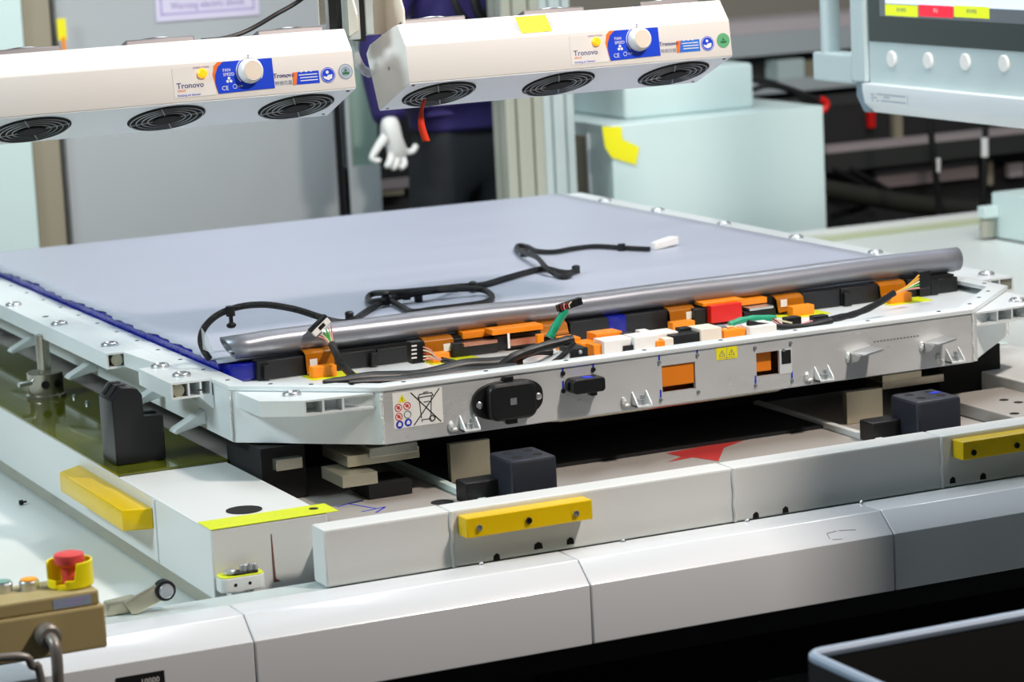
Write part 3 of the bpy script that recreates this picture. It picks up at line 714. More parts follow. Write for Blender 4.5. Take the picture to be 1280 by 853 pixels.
def cover(xl, yt, xr, yb, dy=0.0, m='orange', depth=0.035, name='busbar_cover'): return bp(name, m, pk, xl, yt, xr, yb, ym+dy, depth, 0.0015)
def housing(xl, yt, xr, dy=-0.02, depth=0.04): return bp('terminal_housing', 'black', pk, xl, yt, xr, yt+30, ym+dy, depth, 0.002, zb=0.7803)
housing(566, 430, 622); cover(578, 416, 613, 425); bp('busbar', 'copper', pk, 580, 430, 622, 434, ym-.03, 0.03, 0.0006)
housing(618, 421, 676, -0.01); cover(615, 413, 679, 420, -0.03); cover(627, 410, 662, 415, 0.0)
bp('cover_tape', 'labelwhite', pk, 636, 411.5, 668, 413, ym-.028, 0.03)
bp('busbar', 'copper', pk, 638, 425, 672, 433, ym-.025, 0.01, 0.0006); bp('wire_tie', 'labelwhite', pk, 634.5, 417, 637, 436, ym-.036, 0.002)
cover(672, 419, 680, 440, -0.06, depth=0.012)
housing(868, 387, 892); housing(887, 398, 930, -0.01); cover(879, 379.5, 930, 384, -0.02); cover(925, 375.5, 959, 383, 0.0)
bp('red_terminal_cap', 'red', pk, 888.5, 383, 927.5, 405, ym-.035, 0.03, 0.002); bp('cover_tape', 'labelwhite', pk, 891, 379, 916, 380.5, ym-.018, 0.025)
housing(930, 390, 970); bp('busbar', 'zinc', pk, 937, 386, 967, 389, ym-.03, 0.03, 0.0006)
# control parts between the modules and the rim
yc = 0.105
def cp(name, m, xl, yt, xr, yb, dy=0.0, depth=0.04, bev=0.0015): return bp(name, m, pk, xl, yt, xr, yb, yc+dy, depth, bev, zb=0.7803)
cp('orange_holder', 'orange', 646, 464, 692, 480, -0.045, 0.05); cp('white_sleeve', 'whiteplastic', 650, 459, 676, 470, -0.02)
q0 = P(676, 474, Y=yc-.04); q1 = P(735, 440, Y=yc-.04)
b = MB(); b.prismY([(q0.x, 0.781), (q1.x-.004, 0.781), (q1.x-.010, q1.z+.003), (q1.x-.035, q1.z+.001)], yc-.04, yc+.01); b.build('angled_cover', 'whiteplastic', pk, 0.001)
kb = cp('fuse_block', 'black', 714, 437, 735, 450, -0.045, 0.05)
q = P(725.5, 440.5, Y=yc-.046); MB().lathe([(0.004, 0), (0.003, 0.002)], q, (0, -1, 0), 12).build('screw', 'zinc', kb)
cp('orange_holder', 'orange', 706, 424, 726, 432, 0.05); cp('orange_holder', 'orange', 727, 430, 757, 441, 0.02); cp('orange_holder', 'orange', 745, 418, 778, 437, 0.03); cp('orange_holder', 'orange', 742, 432, 757, 443, -0.01)
cp('relay', 'whiteplastic', 755, 427, 793, 445, -0.02, 0.045, 0.002); cp('relay_base', 'black', 780, 433, 796, 441, -0.025)
cp('relay', 'whiteplastic', 793, 422, 823, 440, -0.03, 0.045, 0.002); cp('orange_holder', 'orange', 821, 427, 832, 436, -0.035)
cp('relay', 'whiteplastic', 818, 418, 848, 434, -0.01, 0.045, 0.002); cp('relay', 'nylon', 830, 424, 842, 434, -0.035, 0.02)
cp('relay_base', 'black', 840, 420, 877, 433, -0.03, 0.03); cp('relay', 'nylon', 876, 412, 902, 428, -0.035, 0.05, 0.002)
cp('lever', 'black', 850, 411, 864, 418, 0.0, 0.02); cp('lever', 'black', 778, 418, 793, 424, 0.02, 0.02)
cp('white_holder', 'whiteplastic', 938, 409, 971, 420, -0.035, 0.04, 0.002); cp('white_holder', 'whiteplastic', 945, 405, 965, 414, -0.02, 0.03, 0.002)
cp('white_holder', 'whiteplastic', 800, 414, 812, 420, 0.03, 0.02); cp('orange_holder', 'orange', 905, 414, 932, 420, -0.02, 0.03)
cp('plug_housing', 'black', 984, 398, 1002, 409, 0.01, 0.02); cp('plug_housing', 'black', 1018, 396, 1036, 405, 0.0, 0.02)
def wires(lst, Y, r=0.0016):
    for m, pts in lst: MB().tube(catmull([P(x, y, Y=Y) for x, y in pts], 5), r, 6).build('wire', m, pk, smooth=True)
wires((('wirered', ((966, 398), (974, 404), (985, 410))), ('wirepink', ((966, 401), (976, 408), (990, 412))), ('wirecream', ((968, 399), (980, 402), (990, 404))), ('wirepink', ((1000, 406), (1012, 402), (1024, 401))), ('wirecream', ((905, 412), (914, 408), (926, 413))), ('wirered', ((907, 409), (916, 413), (924, 409)))), yc)
# cable looms
def loom(name, pts, r, m='rubber', parent=pk, taper=0):
    c = catmull(pts, 6); rr = [r*(0.3+0.7*min(1, i/taper)) if taper else r*(1+0.06*math.sin(i*1.3)) for i in range(len(c))]
    return MB().tube(c, rr, 10).build(name, m, parent, smooth=True)
def PY(lst, Y): return [P(x, y, Y=Y) for x, y in lst]
loom('trunk_loom', PY(((404, 478), (425, 477), (455, 474), (490, 473), (520, 472), (545, 467), (580, 458), (615, 456), (650, 452)), yc-.01), 0.013, 'black', taper=14)
loom('trunk_loom', PY(((436, 479), (470, 478), (505, 478), (540, 474), (575, 468), (610, 466), (645, 462)), yc-.045), 0.013, 'black', taper=12)
loom('trunk_loom', PY(((612, 470), (640, 448), (670, 436), (700, 428), (716, 424)), yc-.03), 0.0085, 'black')
loom('branch_loom', PY(((640, 456), (662, 442), (690, 440)), yc), 0.006, 'black')
loom('branch_loom', PY(((664, 474), (690, 455), (708, 440), (718, 428)), yc-.055), 0.005, 'black')
loom('branch_loom', PY(((1016, 404), (1050, 397), (1070, 392), (1095, 381), (1118, 366)), yc), 0.0065)
loom('branch_loom', PY(((935, 404), (960, 408), (1000, 409), (1040, 401)), yc-.02), 0.006, 'black')
loom('green_sleeve', PY(((687, 422), (694, 409), (707, 387)), yc), 0.0075, 'green')
loom('green_sleeve', PY(((912, 406), (925, 401), (945, 398), (969, 398)), yc+.06), 0.006, 'green')
loom('green_loom_tail', PY(((905, 409), (880, 411), (860, 413)), yc+.06), 0.005, 'greyink')
q0 = P(697, 386, Y=yc); q1 = P(726, 376, Y=yc); b = MB(); u_ = (q1-q0).normalized(); w_ = V((0, 1, 0)); v_ = u_.cross(w_)
b.T = Matrix.Translation(q0) @ Matrix((u_, w_, v_)).transposed().to_4x4()
L_ = (q1-q0).length; b.box(0, L_, -.006, .006, -.006, .006)
for k in range(5): b.box(L_*(k+.25)/5, L_*(k+.6)/5, -.0072, -.006, -.004, .007)
b.build('plug', 'black', pk)
for k in range(4): loom('wire', PY(((703+k*3, 388-k*1.0), (701+k*3.4, 384-k), (702+k*4, 381-k*1.2)), yc-.007), 0.0013, ('wirered', 'wirepink', 'wirered', 'wirecream')[k])
# plug standing beside the second amber strip
q0 = P(513, 430, Y=yc+.06); b = MB()
pg = bp('plug', 'black', pk, 513, 428, 530, 456, yc+.06, 0.02, 0.002)
for k in range(4): bp('plug_slot', 'whiteplastic', pg, 514.5, 432+k*5, 521, 434+k*5, yc+.0594, 0.0005)
for k, m in enumerate(('wirepink', 'wirecream', 'wirered', 'wirecream', 'wirepink')):
    loom('wire', PY(((529, 434+k*4), (538, 438+k*2.6), (546, 447+k*.6), (558, 452)), yc+.055), 0.0013, m)
loom('branch_loom', PY(((552, 450), (566, 453), (580, 458)), yc+.055), 0.005, 'black')
# connector and wires at the right hand end
pg = bp('plug', 'black', pk, 1148, 340, 1163, 362, yc+.10, 0.02, 0.002)
for k, m in enumerate(('wireyellow', 'wireyellow', 'wirecream', 'wiregreen', 'wirepink')):
    loom('wire', PY(((1120, 366), (1134, 358+k*1.0), (1149, 344+k*4)), yc+.06), 0.0016, m)

# ================================================================== film sheet with its rolled front edge
XL, XRr = -0.172, 1.376
rc = P(740, 379, Z=0.841); YR = rc.y; RR = 0.0243; zs = 0.8152
fs_root = root('film_sheet', (0.6, 1.2, zs), 'grey protective film covering the battery pack, rolled up along its front edge', 'film')
nx, ny = 36, 220
vs, fs = [], []
for j in range(ny+1):
    for i in range(nx+1):
        x = XL+(XRr-XL)*i/nx; y = YR-0.004+(2.135-YR)*j/ny
        if i == 0: x += 0.004*math.sin(y*13)+0.003*math.sin(y*37+1)+0.0025*math.sin(y*91)+0.002*random.random()
        z = zs+0.0006*math.sin(x*5+y*2)+0.0005*math.sin(y*9+x)
        vs.append((x, y, z))
for j in range(ny):
    for i in range(nx): fs.append((j*(nx+1)+i, j*(nx+1)+i+1, (j+1)*(nx+1)+i+1, (j+1)*(nx+1)+i))
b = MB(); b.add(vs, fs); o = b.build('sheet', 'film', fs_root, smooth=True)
sd = o.modifiers.new('solid', 'SOLIDIFY'); sd.thickness = 0.0008; sd.offset = 1
x0 = P(285, 441, Y=YR).x; x1 = P(1196, 326, Y=YR).x
turns, N, NX = 1.9, 70, 46
vs, fs = [], []
for k in range(NX+1):
    t = k/NX; x = x0+(x1-x0)*t
    sag = 0.0012*math.sin(t*9)+0.0008*math.sin(t*23+1)
    tear = max(0, 1-t/0.05)
    for i in range(N+1):
        a = -math.pi/2 - 2*math.pi*turns*i/N
        r_ = RR*(1-0.22*i/N)*(1+0.015*math.sin(3*a+t*14))
        y = YR+r_*math.cos(a)*(1+0.25*tear)+0.001*math.sin(t*7); z = zs+0.0012+RR+r_*math.sin(a)*(1-0.12*tear)+sag
        vs.append((x-(0.02*math.sin(a) if k == 0 else 0)*tear*.5, y, z))
for k in range(NX):
    for i in range(N): fs.append((k*(N+1)+i, k*(N+1)+i+1, (k+1)*(N+1)+i+1, (k+1)*(N+1)+i))
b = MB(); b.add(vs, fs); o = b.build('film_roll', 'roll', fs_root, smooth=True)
sd = o.modifiers.new('solid', 'SOLIDIFY'); sd.thickness = 0.0008
# clear peel tab at the corner of the roll
q = P(254, 437, Y=YR+.02)
b = MB(); b.add([(q.x, YR+.02, q.z), (q.x+.012, YR+.0, q.z-.006), (q.x+.008, YR+.01, q.z+.022), (q.x-.001, YR+.02, q.z+.040)], [(0, 1, 2, 3)])
o = b.build('peel_tab', 'clear', fs_root); sd = o.modifiers.new('solid', 'SOLIDIFY'); sd.thickness = 0.0006

# ================================================================== loose wire harness on the film
ZH = zs+0.0075
hs = root('wire_harness', P(540, 372, Z=ZH), 'loose black braided wire harness looped over the grey film', 'wire harness')
def PZ(lst, z): return [P(x, y, Z=z+(p[2] if len(p) > 2 else 0)) for p in lst for x, y in [p[:2]]]
# arch at the left end, in the upright plane of the roll
arch = PY(((262, 449), (254, 437), (251, 424), (256, 409), (272, 394), (298, 384), (330, 381), (365, 386), (392, 394), (410, 400)), YR+.035)
tail = PZ(((428, 403), (442, 400), (463, 386), (481, 377, .004), (505, 370, .01), (541, 364, .012), (583, 361, .01), (605, 363, .004), (615, 371), (607, 378), (576, 383), (541, 387), (516, 390), (502, 384), (488, 376, .004), (476, 376, .008), (463, 377, .004), (460, 372), (468, 367, .006), (490, 366, .016), (516, 364, .02), (548, 361, .014), (576, 358), (604, 356), (628, 349), (660, 340), (681, 336), (700, 340), (712, 341), (722, 337, .004)), ZH)
MB().tube(catmull(arch+tail, 6), 0.0062, 10).build('main_cable', 'rubber', hs, smooth=True)
br = PZ(((714, 343), (705, 346), (694, 343), (682, 334, .01), (671, 322, .012), (656, 316, .008), (646, 311), (649, 307), (660, 309), (671, 314), (692, 315), (716, 311), (745, 308), (780, 310), (812, 311.5)), ZH)
MB().tube(catmull(br, 6), 0.0055, 10).build('branch_cable', 'rubber', hs, smooth=True)
q0 = P(817, 309, Z=ZH); q1 = P(843, 301, Z=ZH+.004); u_ = (q1-q0).normalized(); w_ = V((0, 0, 1)).cross(u_).normalized(); v_ = u_.cross(w_)
b = MB(); b.T = Matrix.Translation(q0) @ Matrix((u_, w_, v_)).transposed().to_4x4(); L_ = (q1-q0).length
b.prism([(0, -.006), (L_*.4, -.010), (L_, -.012), (L_, .012), (L_*.4, .010), (0, .006)], -.006, .010, lambda a, c, d: V((a, c, d)))
b.build('plug', 'whiteplastic', hs, 0.001, label='white plug')
def clip(px, py, Z=None, Y=None, h=0.03, up=1):
    q = P(px, py, Z=Z, Y=Y); g = MB(); g.cyl(q-V((0, 0, .009)), q+V((0, 0, .009)), 0.0085, 10)
    g.box(q.x-.003, q.x+.003, q.y-.003, q.y+.003, q.z-(h if up < 0 else 0), q.z+(h if up > 0 else 0))
    e = q+V((0, 0, up*h)); g.sphere(e, 0.008, (1.2, 1, .7), 10); g.build('harness_clip', 'black', hs)
clip(288, 389, Y=YR+.03, h=0.026, up=-1); clip(437, 400, Z=ZH, h=0.012); clip(482, 376, Z=ZH+.006, h=0.014); clip(508, 369, Z=ZH+.01, h=0.006); clip(523, 373, Z=ZH, h=0.004)
clip(591, 359, Z=ZH+.004, h=0.007); clip(720, 338, Z=ZH, h=0.006); clip(655, 317, Z=ZH, h=0.002); clip(777, 310, Z=ZH, h=0.002)
# plug with coloured wires dropping over the roll into the tray
Yp = YR-0.035
q0 = P(391, 418, Y=Yp); q1 = P(410, 399, Y=Yp); u_ = (q1-q0).normalized(); w_ = V((0, -1, 0)); v_ = u_.cross(w_)
b = MB(); b.T = Matrix.Translation(q0) @ Matrix((u_, w_, v_)).transposed().to_4x4(); L_ = (q1-q0).length
b.box(0, L_, -.006, .006, -.007, .006); pgo = b.build('plug', 'whiteplastic', hs, 0.001, label='white plug with coloured wires')
b = MB(); b.T = Matrix.Translation(q0) @ Matrix((u_, w_, v_)).transposed().to_4x4(); b.box(-.001, L_+.001, -.0062, .0062, -.011, -.006); b.box(L_*.35, L_*.7, .006, .0065, -.004, .003)
b.build('plug_seal', 'black', pgo)
for k, m in enumerate(('wirepink', 'wirecream', 'wiregreen', 'wiregreen', 'wirecream', 'wirepink')):
    MB().tube(catmull([P(398+k*3.2, 421-k*3.0, Y=Yp), P(406+k*1.8, 424-k*.8, Y=Yp-.002), P(416, 434, Y=Yp-.01)], 5), 0.0015, 6).build('wire', m, hs, smooth=True)
MB().tube(catmull([P(415, 431, Y=Yp-.008), P(421, 444, Y=Yp-.06), P(430, 459, Y=0.22), P(442, 471, Y=0.16)], 6), 0.007, 10).build('drop_cable', 'rubber', hs, smooth=True)

# ================================================================== overhead frame and ionising blowers
TF, F1, BF, BB, BK, BT, TB = (.232, 1.395), (.200, 1.359), (.191, 1.294), (.340, 1.237), (.386, 1.337), (.368, 1.354), (.258, 1.389)
XU2, XU1, LU = 0.164, -0.585, 0.649
fr2 = Face((XU2, BF[0]-.0003, BF[1]), (1, 0, 0), (0, F1[0]-BF[0], F1[1]-BF[1]))
dn = V((0, -.357, -.934)).normalized()
def blower(x0, label, tagm, roundm, rim2):
    r = root('ionising_blower', (x0+LU/2, .29, 1.237), label, 'blower', 'overhead ionising blowers')
    MB().prismX([TF, F1, BF, BB, BK, BT, TB], x0, x0+LU).build('housing', 'blower', r, 0.002)
    b = MB(); e = 0.0008
    b.prismX([(BF[0]+.002, BF[1]-.001), (BF[0]+.002-.357*.001, BF[1]-.0018), (BB[0]-.002-.357*.001, BB[1]-.0008), (BB[0]-.002, BB[1]+.0004)], x0+.001, x0+LU-.001)
    b.build('base_plate', 'blowerunder', r)
    for k in range(3):
        c = V((x0+.087+.238*k, .2655, 1.2655))+dn*.0012
        fan = MB().lathe([(.068, 0), (.068, .001), (.0665, .002)], c, dn, 48).build('fan_opening', 'hole', r)
        g = MB()
        for R_ in (.063, .053, .043, .033): g.ring(c+dn*.0035, dn, R_, .0009, 48, 6)
        for a in (0.4, 1.97, 3.54, 5.11):
            q = V((0, 0, 1)).rotation_difference(dn); d = q @ V((math.cos(a), math.sin(a), 0)); g.cyl(c+d*.02+dn*.003, c+d*.066+dn*.003, .0012, 6)
        g.build('wire_guard', 'wire', fan, smooth=True)
        MB().lathe([(.024, 0), (.024, .004), (.021, .005)], c+dn*.001, dn, 28).build('fan_hub', 'hole', fan)
        ft = V((x0+.087+.238*k, .313, 1.3715)); b = MB(); n_ = V((0, .303, .953)); v_ = V((0, .953, -.303))
        b.T = Matrix.Translation(ft) @ Matrix((V((1, 0, 0)), v_, n_)).transposed().to_4x4()
        b.box(-.062, .062, -.05, .05, 0, .015); b.build('fan_housing', 'fanframe', r, 0.003)
        b = MB(); b.T = Matrix.Translation(ft) @ Matrix((V((1, 0, 0)), v_, n_)).transposed().to_4x4(); b.ring((0, 0, .016), (0, 0, 1), .045, .002, 28, 6); b.build('rear_guard', 'wire', r, smooth=True)
    for xx in (x0+.012, x0+LU-.012):
        for t in (.08, .92):
            c = V((xx, BF[0]+(BB[0]-BF[0])*t, BF[1]+(BB[1]-BF[1])*t))+dn*.001
            MB().lathe([(.0035, 0), (.0028, .0015)], c, dn, 10).build('base_screw', 'greyink', r)
    MB().lathe([(.004, 0), (.003, .002)], (x0, .28, 1.315), (-1, 0, 0), 12).build('end_screw', 'zinc', r)
    f = Face((x0, BF[0]-.0003, BF[1]), (1, 0, 0), (0, F1[0]-BF[0], F1[1]-BF[1]))
    U = lambda px, py: fr2.at(px, py)
    a0, b0 = U(763, 76); a1, b1 = U(822, 34)
    hh = b1-b0
    pa = [(a1, b0+.002), (a1, b1), (a0+.014, b1), (a0+.004, b1-.008), (a0-.002, b0+hh*.6), (a0-.003, b0+hh*.35), (a0+.001, b0)]
    op = f.poly([(a0+.014, b1), (a0+.001, b0), (a0-.004, b0+hh*.35), (a0-.007, b0+hh*.6), (a0-.003, b1-.006), (a0+.004, b1)], 0, .0004, 'orange_stripe', 'orangeprint', r)
    bl = f.poly(pa, .0004, .0004, 'control_label', 'bluelabel', r, label='blue control label')
    f.text('FAN', .0075, a0+.012, b0+hh*.68, .0009, 'labelwhite', bl); f.text('SPEED', .0075, a0+.012, b0+hh*.54, .0009, 'labelwhite', bl)
    for k in range(3):
        an = math.pi/2+k*2.094; f.poly(circ(a0+.022+.0034*math.cos(an), b0+hh*.40+.0034*math.sin(an), .0026, 10), .0008, .0002, 'fan_symbol', 'labelwhite', bl)
    f.text('CE', .0105, a0+.007, b0+.005, .0009, 'labelwhite', bl)
    b = MB(); b.ring(f.pt(a0+.031, b0+.010, .0009), f.n, .0035, .0005, 16, 4); b.build('earth_symbol', 'labelwhite', bl)
    f.text('OFF', .005, a0+.037, b0+.008, .0009, 'labelwhite', bl)
    ka, kb = U(797.5, 49.5)
    b = MB(); b.ring(f.pt(ka, kb, .0009), f.n, .024, .0008, 30, 4, -0.6, 3.9); b.build('dial_arc', 'labelwhite', bl)
    kn = MB().lathe([(.0215, 0), (.0215, .004), (.020, .014), (.0165, .018), (.0155, .0175)], f.pt(ka, kb, .0006), f.n, 32).build('speed_knob', 'whiteplastic', r, smooth=True)
    MB().lathe([(.015, 0), (.015, .0006)], f.pt(ka, kb, .0182), f.n, 24).build('knob_cap', 'nylon', kn)
    f.rect(ka-.001, ka+.001, kb+.020, kb+.028, .0009, .0004, 'knob_pointer', 'navy', kn)
    # left label with indicator lamp (its square code is left blank)
    a0, b0 = U(715, 81); a1, b1 = U(757, 42)
    ll = f.rect(a0, a1, b0, b1, 0, .0003, 'maker_label', 'blower', r)
    ta, tb = U(717, 68); f.text('Tronovo', .0135, ta, tb-.003, .0005, 'navy', ll, bold=.00012)
    ta, tb = U(718, 72); f.text('SINCE', .0055, ta, tb-.003, .0005, 'orangeprint', ll)
    ta, tb = U(718, 78); f.text('Ionizing air blower', .0055, ta, tb-.002, .0005, 'bluelabel', ll)
    ta, tb = U(735, 46); f.text('IONIZATION', .0048, ta, tb-.001, .0005, 'purple', ll)
    la, lb_ = U(745, 52); MB().lathe([(.0085, 0), (.0085, .003), (.006, .006)], f.pt(la, lb_, .0003), f.n, 20).build('indicator_lamp', 'lamp', r, smooth=True)
    # right hand stickers
    ta, tb = U(824, 58); f.text('Tronovo', .011, ta, tb, .0004, 'navy', r, bold=.0001)
    f.text('特诺仪器', .0080, ta+.002, tb-.012, .0004, 'labelgrey', r)
    a0, b0 = U(846, 66); a1, b1 = U(874, 49)
    tg = f.rect(a0+.004, a1, b0, b1, 0, .0003, 'contact_sticker', tagm, r)
    f.poly([(a0, b0), (a0+.006, b0), (a0+.010, b1), (a0+.001, b1)], .0003, .0002, 'sticker_edge', 'orangeprint', tg)
    f.strokes([(a0+.014, b0+.006, a1-.003, b0+.006), (a0+.014, b0+.011, a1-.003, b0+.011), (a0+.012, b0+.016, a1-.003, b0+.016)], .0016, .0003, .0002, 'contact_lines', 'labelwhite', tg)
    for k in range(3): f.poly(circ(a0+.017+.009*k, b0+.0225, .0024, 10), .0003, .0002, 'contact_symbol', 'labelwhite', tg)
    ca, cb = U(884.5, 54.5)
    rs = f.poly(circ(ca, cb, .0135, 28), 0, .0003, 'round_sticker', 'bluelabel', r)
    b = MB(); b.ring(f.pt(ca, cb, .0004), f.n, .0118, .0005, 28, 4); b.build('sticker_ring', 'labelwhite', rs)
    f.poly([(ca-.009, cb-.001), (ca-.003, cb-.003), (ca, cb), (ca+.008, cb+.001), (ca+.007, cb-.006), (ca, cb-.009), (ca-.007, cb-.006)], .0003, .0002, 'sticker_hand', 'labelwhite', rs)
    f.poly(circ(ca-.001, cb+.005, .0028, 10), .0003, .0002, 'sticker_dot', 'labelwhite', rs)
    ca, cb = U(904, 50.5)
    rs = f.poly(circ(ca, cb, .0135, 28), 0, .0003, 'round_sticker', roundm, r)
    if rim2: b = MB(); b.ring(f.pt(ca, cb, .0004), f.n, .0100, .0006, 28, 4); b.build('sticker_ring', 'labelwhite', rs)
    f.poly([(ca-.003, cb), (ca+.003, cb), (ca, cb+.006)], .0003, .0002, 'sticker_triangle', 'darkgreen', rs)
    f.rect(ca-.006, ca+.006, cb-.005, cb-.001, .0003, .0002, 'sticker_bar', 'darkgreen', rs)
    return r
blower(XU1, 'white three-fan ionising blower on the left with grey-and-green round sticker', 'bluelabel', 'labelgrey', True)
bw2 = blower(XU2, 'white three-fan ionising blower with yellow note on its top slope', 'bluelight', 'labelgreen', False)
ft2 = Face((0, F1[0], F1[1]), (1, 0, 0), (0, TF[0]-F1[0], TF[1]-F1[1]))
a0, b0 = ft2.at(652, 42); a1, _ = ft2.at(690, 39); _, b1 = ft2.at(652, 21)
nt_ = ft2.rect(a0, a1, b0, b1, .0006, .0004, 'yellow_note', 'yellowtag', None)
tag(nt_, 'yellow paper note taped to the slope of the right blower', 'note')
ft2.rect(a0-.008, a1+.008, b0+.006, b1-.004, .0002, .0003, 'clear_tape', 'clear', nt_)
# red ribbon in the first grille
q0 = P(531, 124, Y=.262); q1 = P(527, 138, Y=.262); q2 = P(527, 158, Y=.262); q3 = P(533, 177, Y=.262)
pts = catmull([q0, q1, q2, q3], 6); b = MB(); vs, fs = [], []
for i, p in enumerate(pts):
    w = .0035+.0042*i/len(pts); tw = .4*math.sin(i*.35)
    vs += [(p.x-w, p.y-w*tw, p.z), (p.x+w, p.y+w*tw, p.z)]
for i in range(len(pts)-1): fs.append((2*i, 2*i+1, 2*i+3, 2*i+2))
b.add(vs, fs); o = b.build('red_ribbon', 'ribbon', None, smooth=True); sd = o.modifiers.new('solid', 'SOLIDIFY'); sd.thickness = .0006
tag(o, 'narrow red ribbon hanging from the first fan grille of the right blower', 'ribbon')

of = root('overhead_frame', (1.7, 3.03, 0), 'aluminium profile frame with two columns and a hanging post between the blowers', 'frame')
def profile(x0, x1, y0, y1, z0, z1, m, name):
    s = .010; g = .016
    poly = []
    w = x1-x0; d = y1-y0
    def notch(p, q, n_):
        L_ = math.hypot(q[0]-p[0], q[1]-p[1]); u = ((q[0]-p[0])/L_, (q[1]-p[1])/L_)
        out = [p]
        for c in ((L_*.28, L_*.72) if L_ > .09 else (L_*.5,)):
            for t, h in ((c-s/2, 0), (c-s/2, g), (c+s/2, g), (c+s/2, 0)): out.append((p[0]+u[0]*t+n_[0]*h, p[1]+u[1]*t+n_[1]*h))
        return out
    poly += notch((x0, y0), (x1, y0), (0, 1)) + notch((x1, y0), (x1, y1), (-1, 0)) + notch((x1, y1), (x0, y1), (0, -1)) + notch((x0, y1), (x0, y0), (1, 0))
    return MB().prismZ(poly, z0, z1).build(name, m, of)
Yc = 2.98
xa, xb, xc = P(634, 180, Y=Yc).x, P(681, 180, Y=Yc).x, P(719, 180, Y=Yc).x
profile(xa, xb-.001, Yc, Yc+.09, 0, 2.4, 'profilewarm', 'column'); profile(xb+.001, xc, Yc, Yc+.09, 0, 2.4, 'profile', 'column')
Yp_ = .30
pxa, pxb = P(428, 20, Y=Yp_).x, P(450, 20, Y=Yp_).x
MB().box(pxa, pxb, Yp_, Yp_+.05, P(440, 50, Y=Yp_).z, 2.4).build('hanging_post', 'profile', of, .002)
MB().box(pxb, pxb+.010, Yp_+.003, Yp_+.04, P(452, 52, Y=Yp_).z, 2.4).build('post_slot', 'black', of)
MB().box(pxa-.010, pxa, Yp_+.003, Yp_+.04, P(424, 40, Y=Yp_).z, 2.4).build('post_slot', 'black', of)
MB().box(pxb+.010, pxb+.026, Yp_, Yp_+.05, P(458, 44, Y=Yp_).z, 2.4).build('post_strip', 'profile', of, .002)
MB().box(pxa-.02, pxb+.03, .30, 3.07, 2.4, 2.46).build('top_beam', 'profile', of)
MB().box(pxa-.02, 2.1, 2.98, 3.07, 2.4, 2.46).build('cross_beam', 'profile', of)
MB().box(1.98, 2.08, .7, 2.98, 2.4, 2.46).build('top_beam', 'profile', of)
def angle(pxl, pxr, pyt, pyb, tip, th):
    q0 = P(pxl, pyb, Y=.33); q1 = P(pxr, pyb, Y=.33); z1 = 1.52
    b = MB(); b.prismX([(.262, q0.z), (.37, q0.z-.03), (.37, z1), (.325, z1), (.262, q0.z+.03)], q1.x-th, q1.x); o = b.build('bracket_plate', 'nylon', of, .001)
    MB().lathe([(.007, 0), (.006, .008)], (q1.x, .30, q0.z+.028), (1, 0, 0), 12).build('bracket_screw', 'zinc', o, smooth=True)
    MB().lathe([(.006, 0), (.006, .002)], (q1.x-th, .33, q0.z+.055), (-1, 0, 0), 12).build('bracket_hole', 'hole', o)
    return o
angle(420, 431, 0, 38, 0, .004); angle(478, 489, 0, 33, 0, .004)
MB().box(pxb+.026, P(488, 30, Y=.33).x, .345, .35, P(470, 44, Y=.33).z, 1.52).build('bracket_back', 'nylon', of)
MB().box(P(398, 20, Y=.36).x, pxa-.01, .355, .36, P(410, 30, Y=.36).z, 1.52).build('bracket_back', 'nylon', of)
b = MB(); b.tube(catmull([P(441, 48, Y=.34), P(443, 66, Y=.34), P(451, 84, Y=.34), P(462, 92, Y=.35)], 6), .0085, 10); tag(b.build('white_air_tube', 'clear', None, smooth=True), 'pale clear air tube bending beside the left end of the right blower', 'tube')
b = MB(); b.tube(catmull([P(252, 51, Y=.36), P(280, 48, Y=.37), P(310, 38, Y=.38), P(345, 18, Y=.38), P(378, -2, Y=.38), P(420, -40, Y=.36), P(435, -120, Y=.36)], 8), .0042, 8); tag(b.build('power_cable', 'hose', None, smooth=True), 'thin black power cable rising from the left blower', 'cable')

# ================================================================== touch panel on the right
XM = 1.75
cpn = root('touch_panel', (1.80, .75, 1.03), 'pale grey-green operator touch panel with four round white buttons', 'control panel')
fm = Face((XM, 1.30, 1.0), (0, -1, 0), (0, 0, 1))
aL, _ = fm.at(1086, 60); zlip0 = fm.at(1084, 111)[1]+1.0; zlip1 = fm.at(1084, 103)[1]+1.0; zbot = fm.at(1083, 140)[1]+1.0
yL = 1.30-aL; yN = 0.22
MB().box(XM, XM+.09, yN, yL, zlip1-.004, 1.78).build('enclosure', 'monitor', cpn, .003)
MB().box(XM-.012, XM+.09, yL+.002, yL+.062, zlip1, 1.78).build('side_frame', 'monitor', cpn, .006)
b = MB(); b.prismY([(XM-.022, zlip1), (XM-.022, zlip0), (XM-.016, zlip0-.03), (XM+.01, zbot), (XM+.09, zbot), (XM+.09, zlip1)], yN, yL); b.build('lower_lip', 'lip', cpn, .002)
b = MB(); b.prismX([(yL+.002, zlip1-.001), (yL+.060, zlip1-.001), (yL+.060, zbot+.035), (yL+.030, zbot), (yL+.002, zbot)], XM+.0, XM+.09); b.build('corner_cap', 'monitordark', cpn, .002)
a0, b0 = fm.at(1087, 51)
sc = fm.rect(a0+.002, 1.30-yN-.03, b0, .74, 0, .003, 'screen_glass', 'screen', cpn)
def spx(x0, y0, x1, y1, m, name, h=.0032):
    a0, b1 = fm.at(x0, y0); a1, _ = fm.at(x1, y0); _, b0 = fm.at(x0, y1); return fm.rect(a0, a1, b0, b1, h, .0003, name, m, sc)
a1_, b1_ = fm.at(1108, 4); a2_, b2_ = fm.at(1100, 22)
fm.rect(a1_-.025, 1.30-yN-.05, b2_+.004, .70, .0030, .0001, 'screen_surround', 'screengrey', sc)
fm.rect(a1_, 1.30-yN-.08, b1_, .66, .0032, .0002, 'screen_page', 'screenpale', sc)
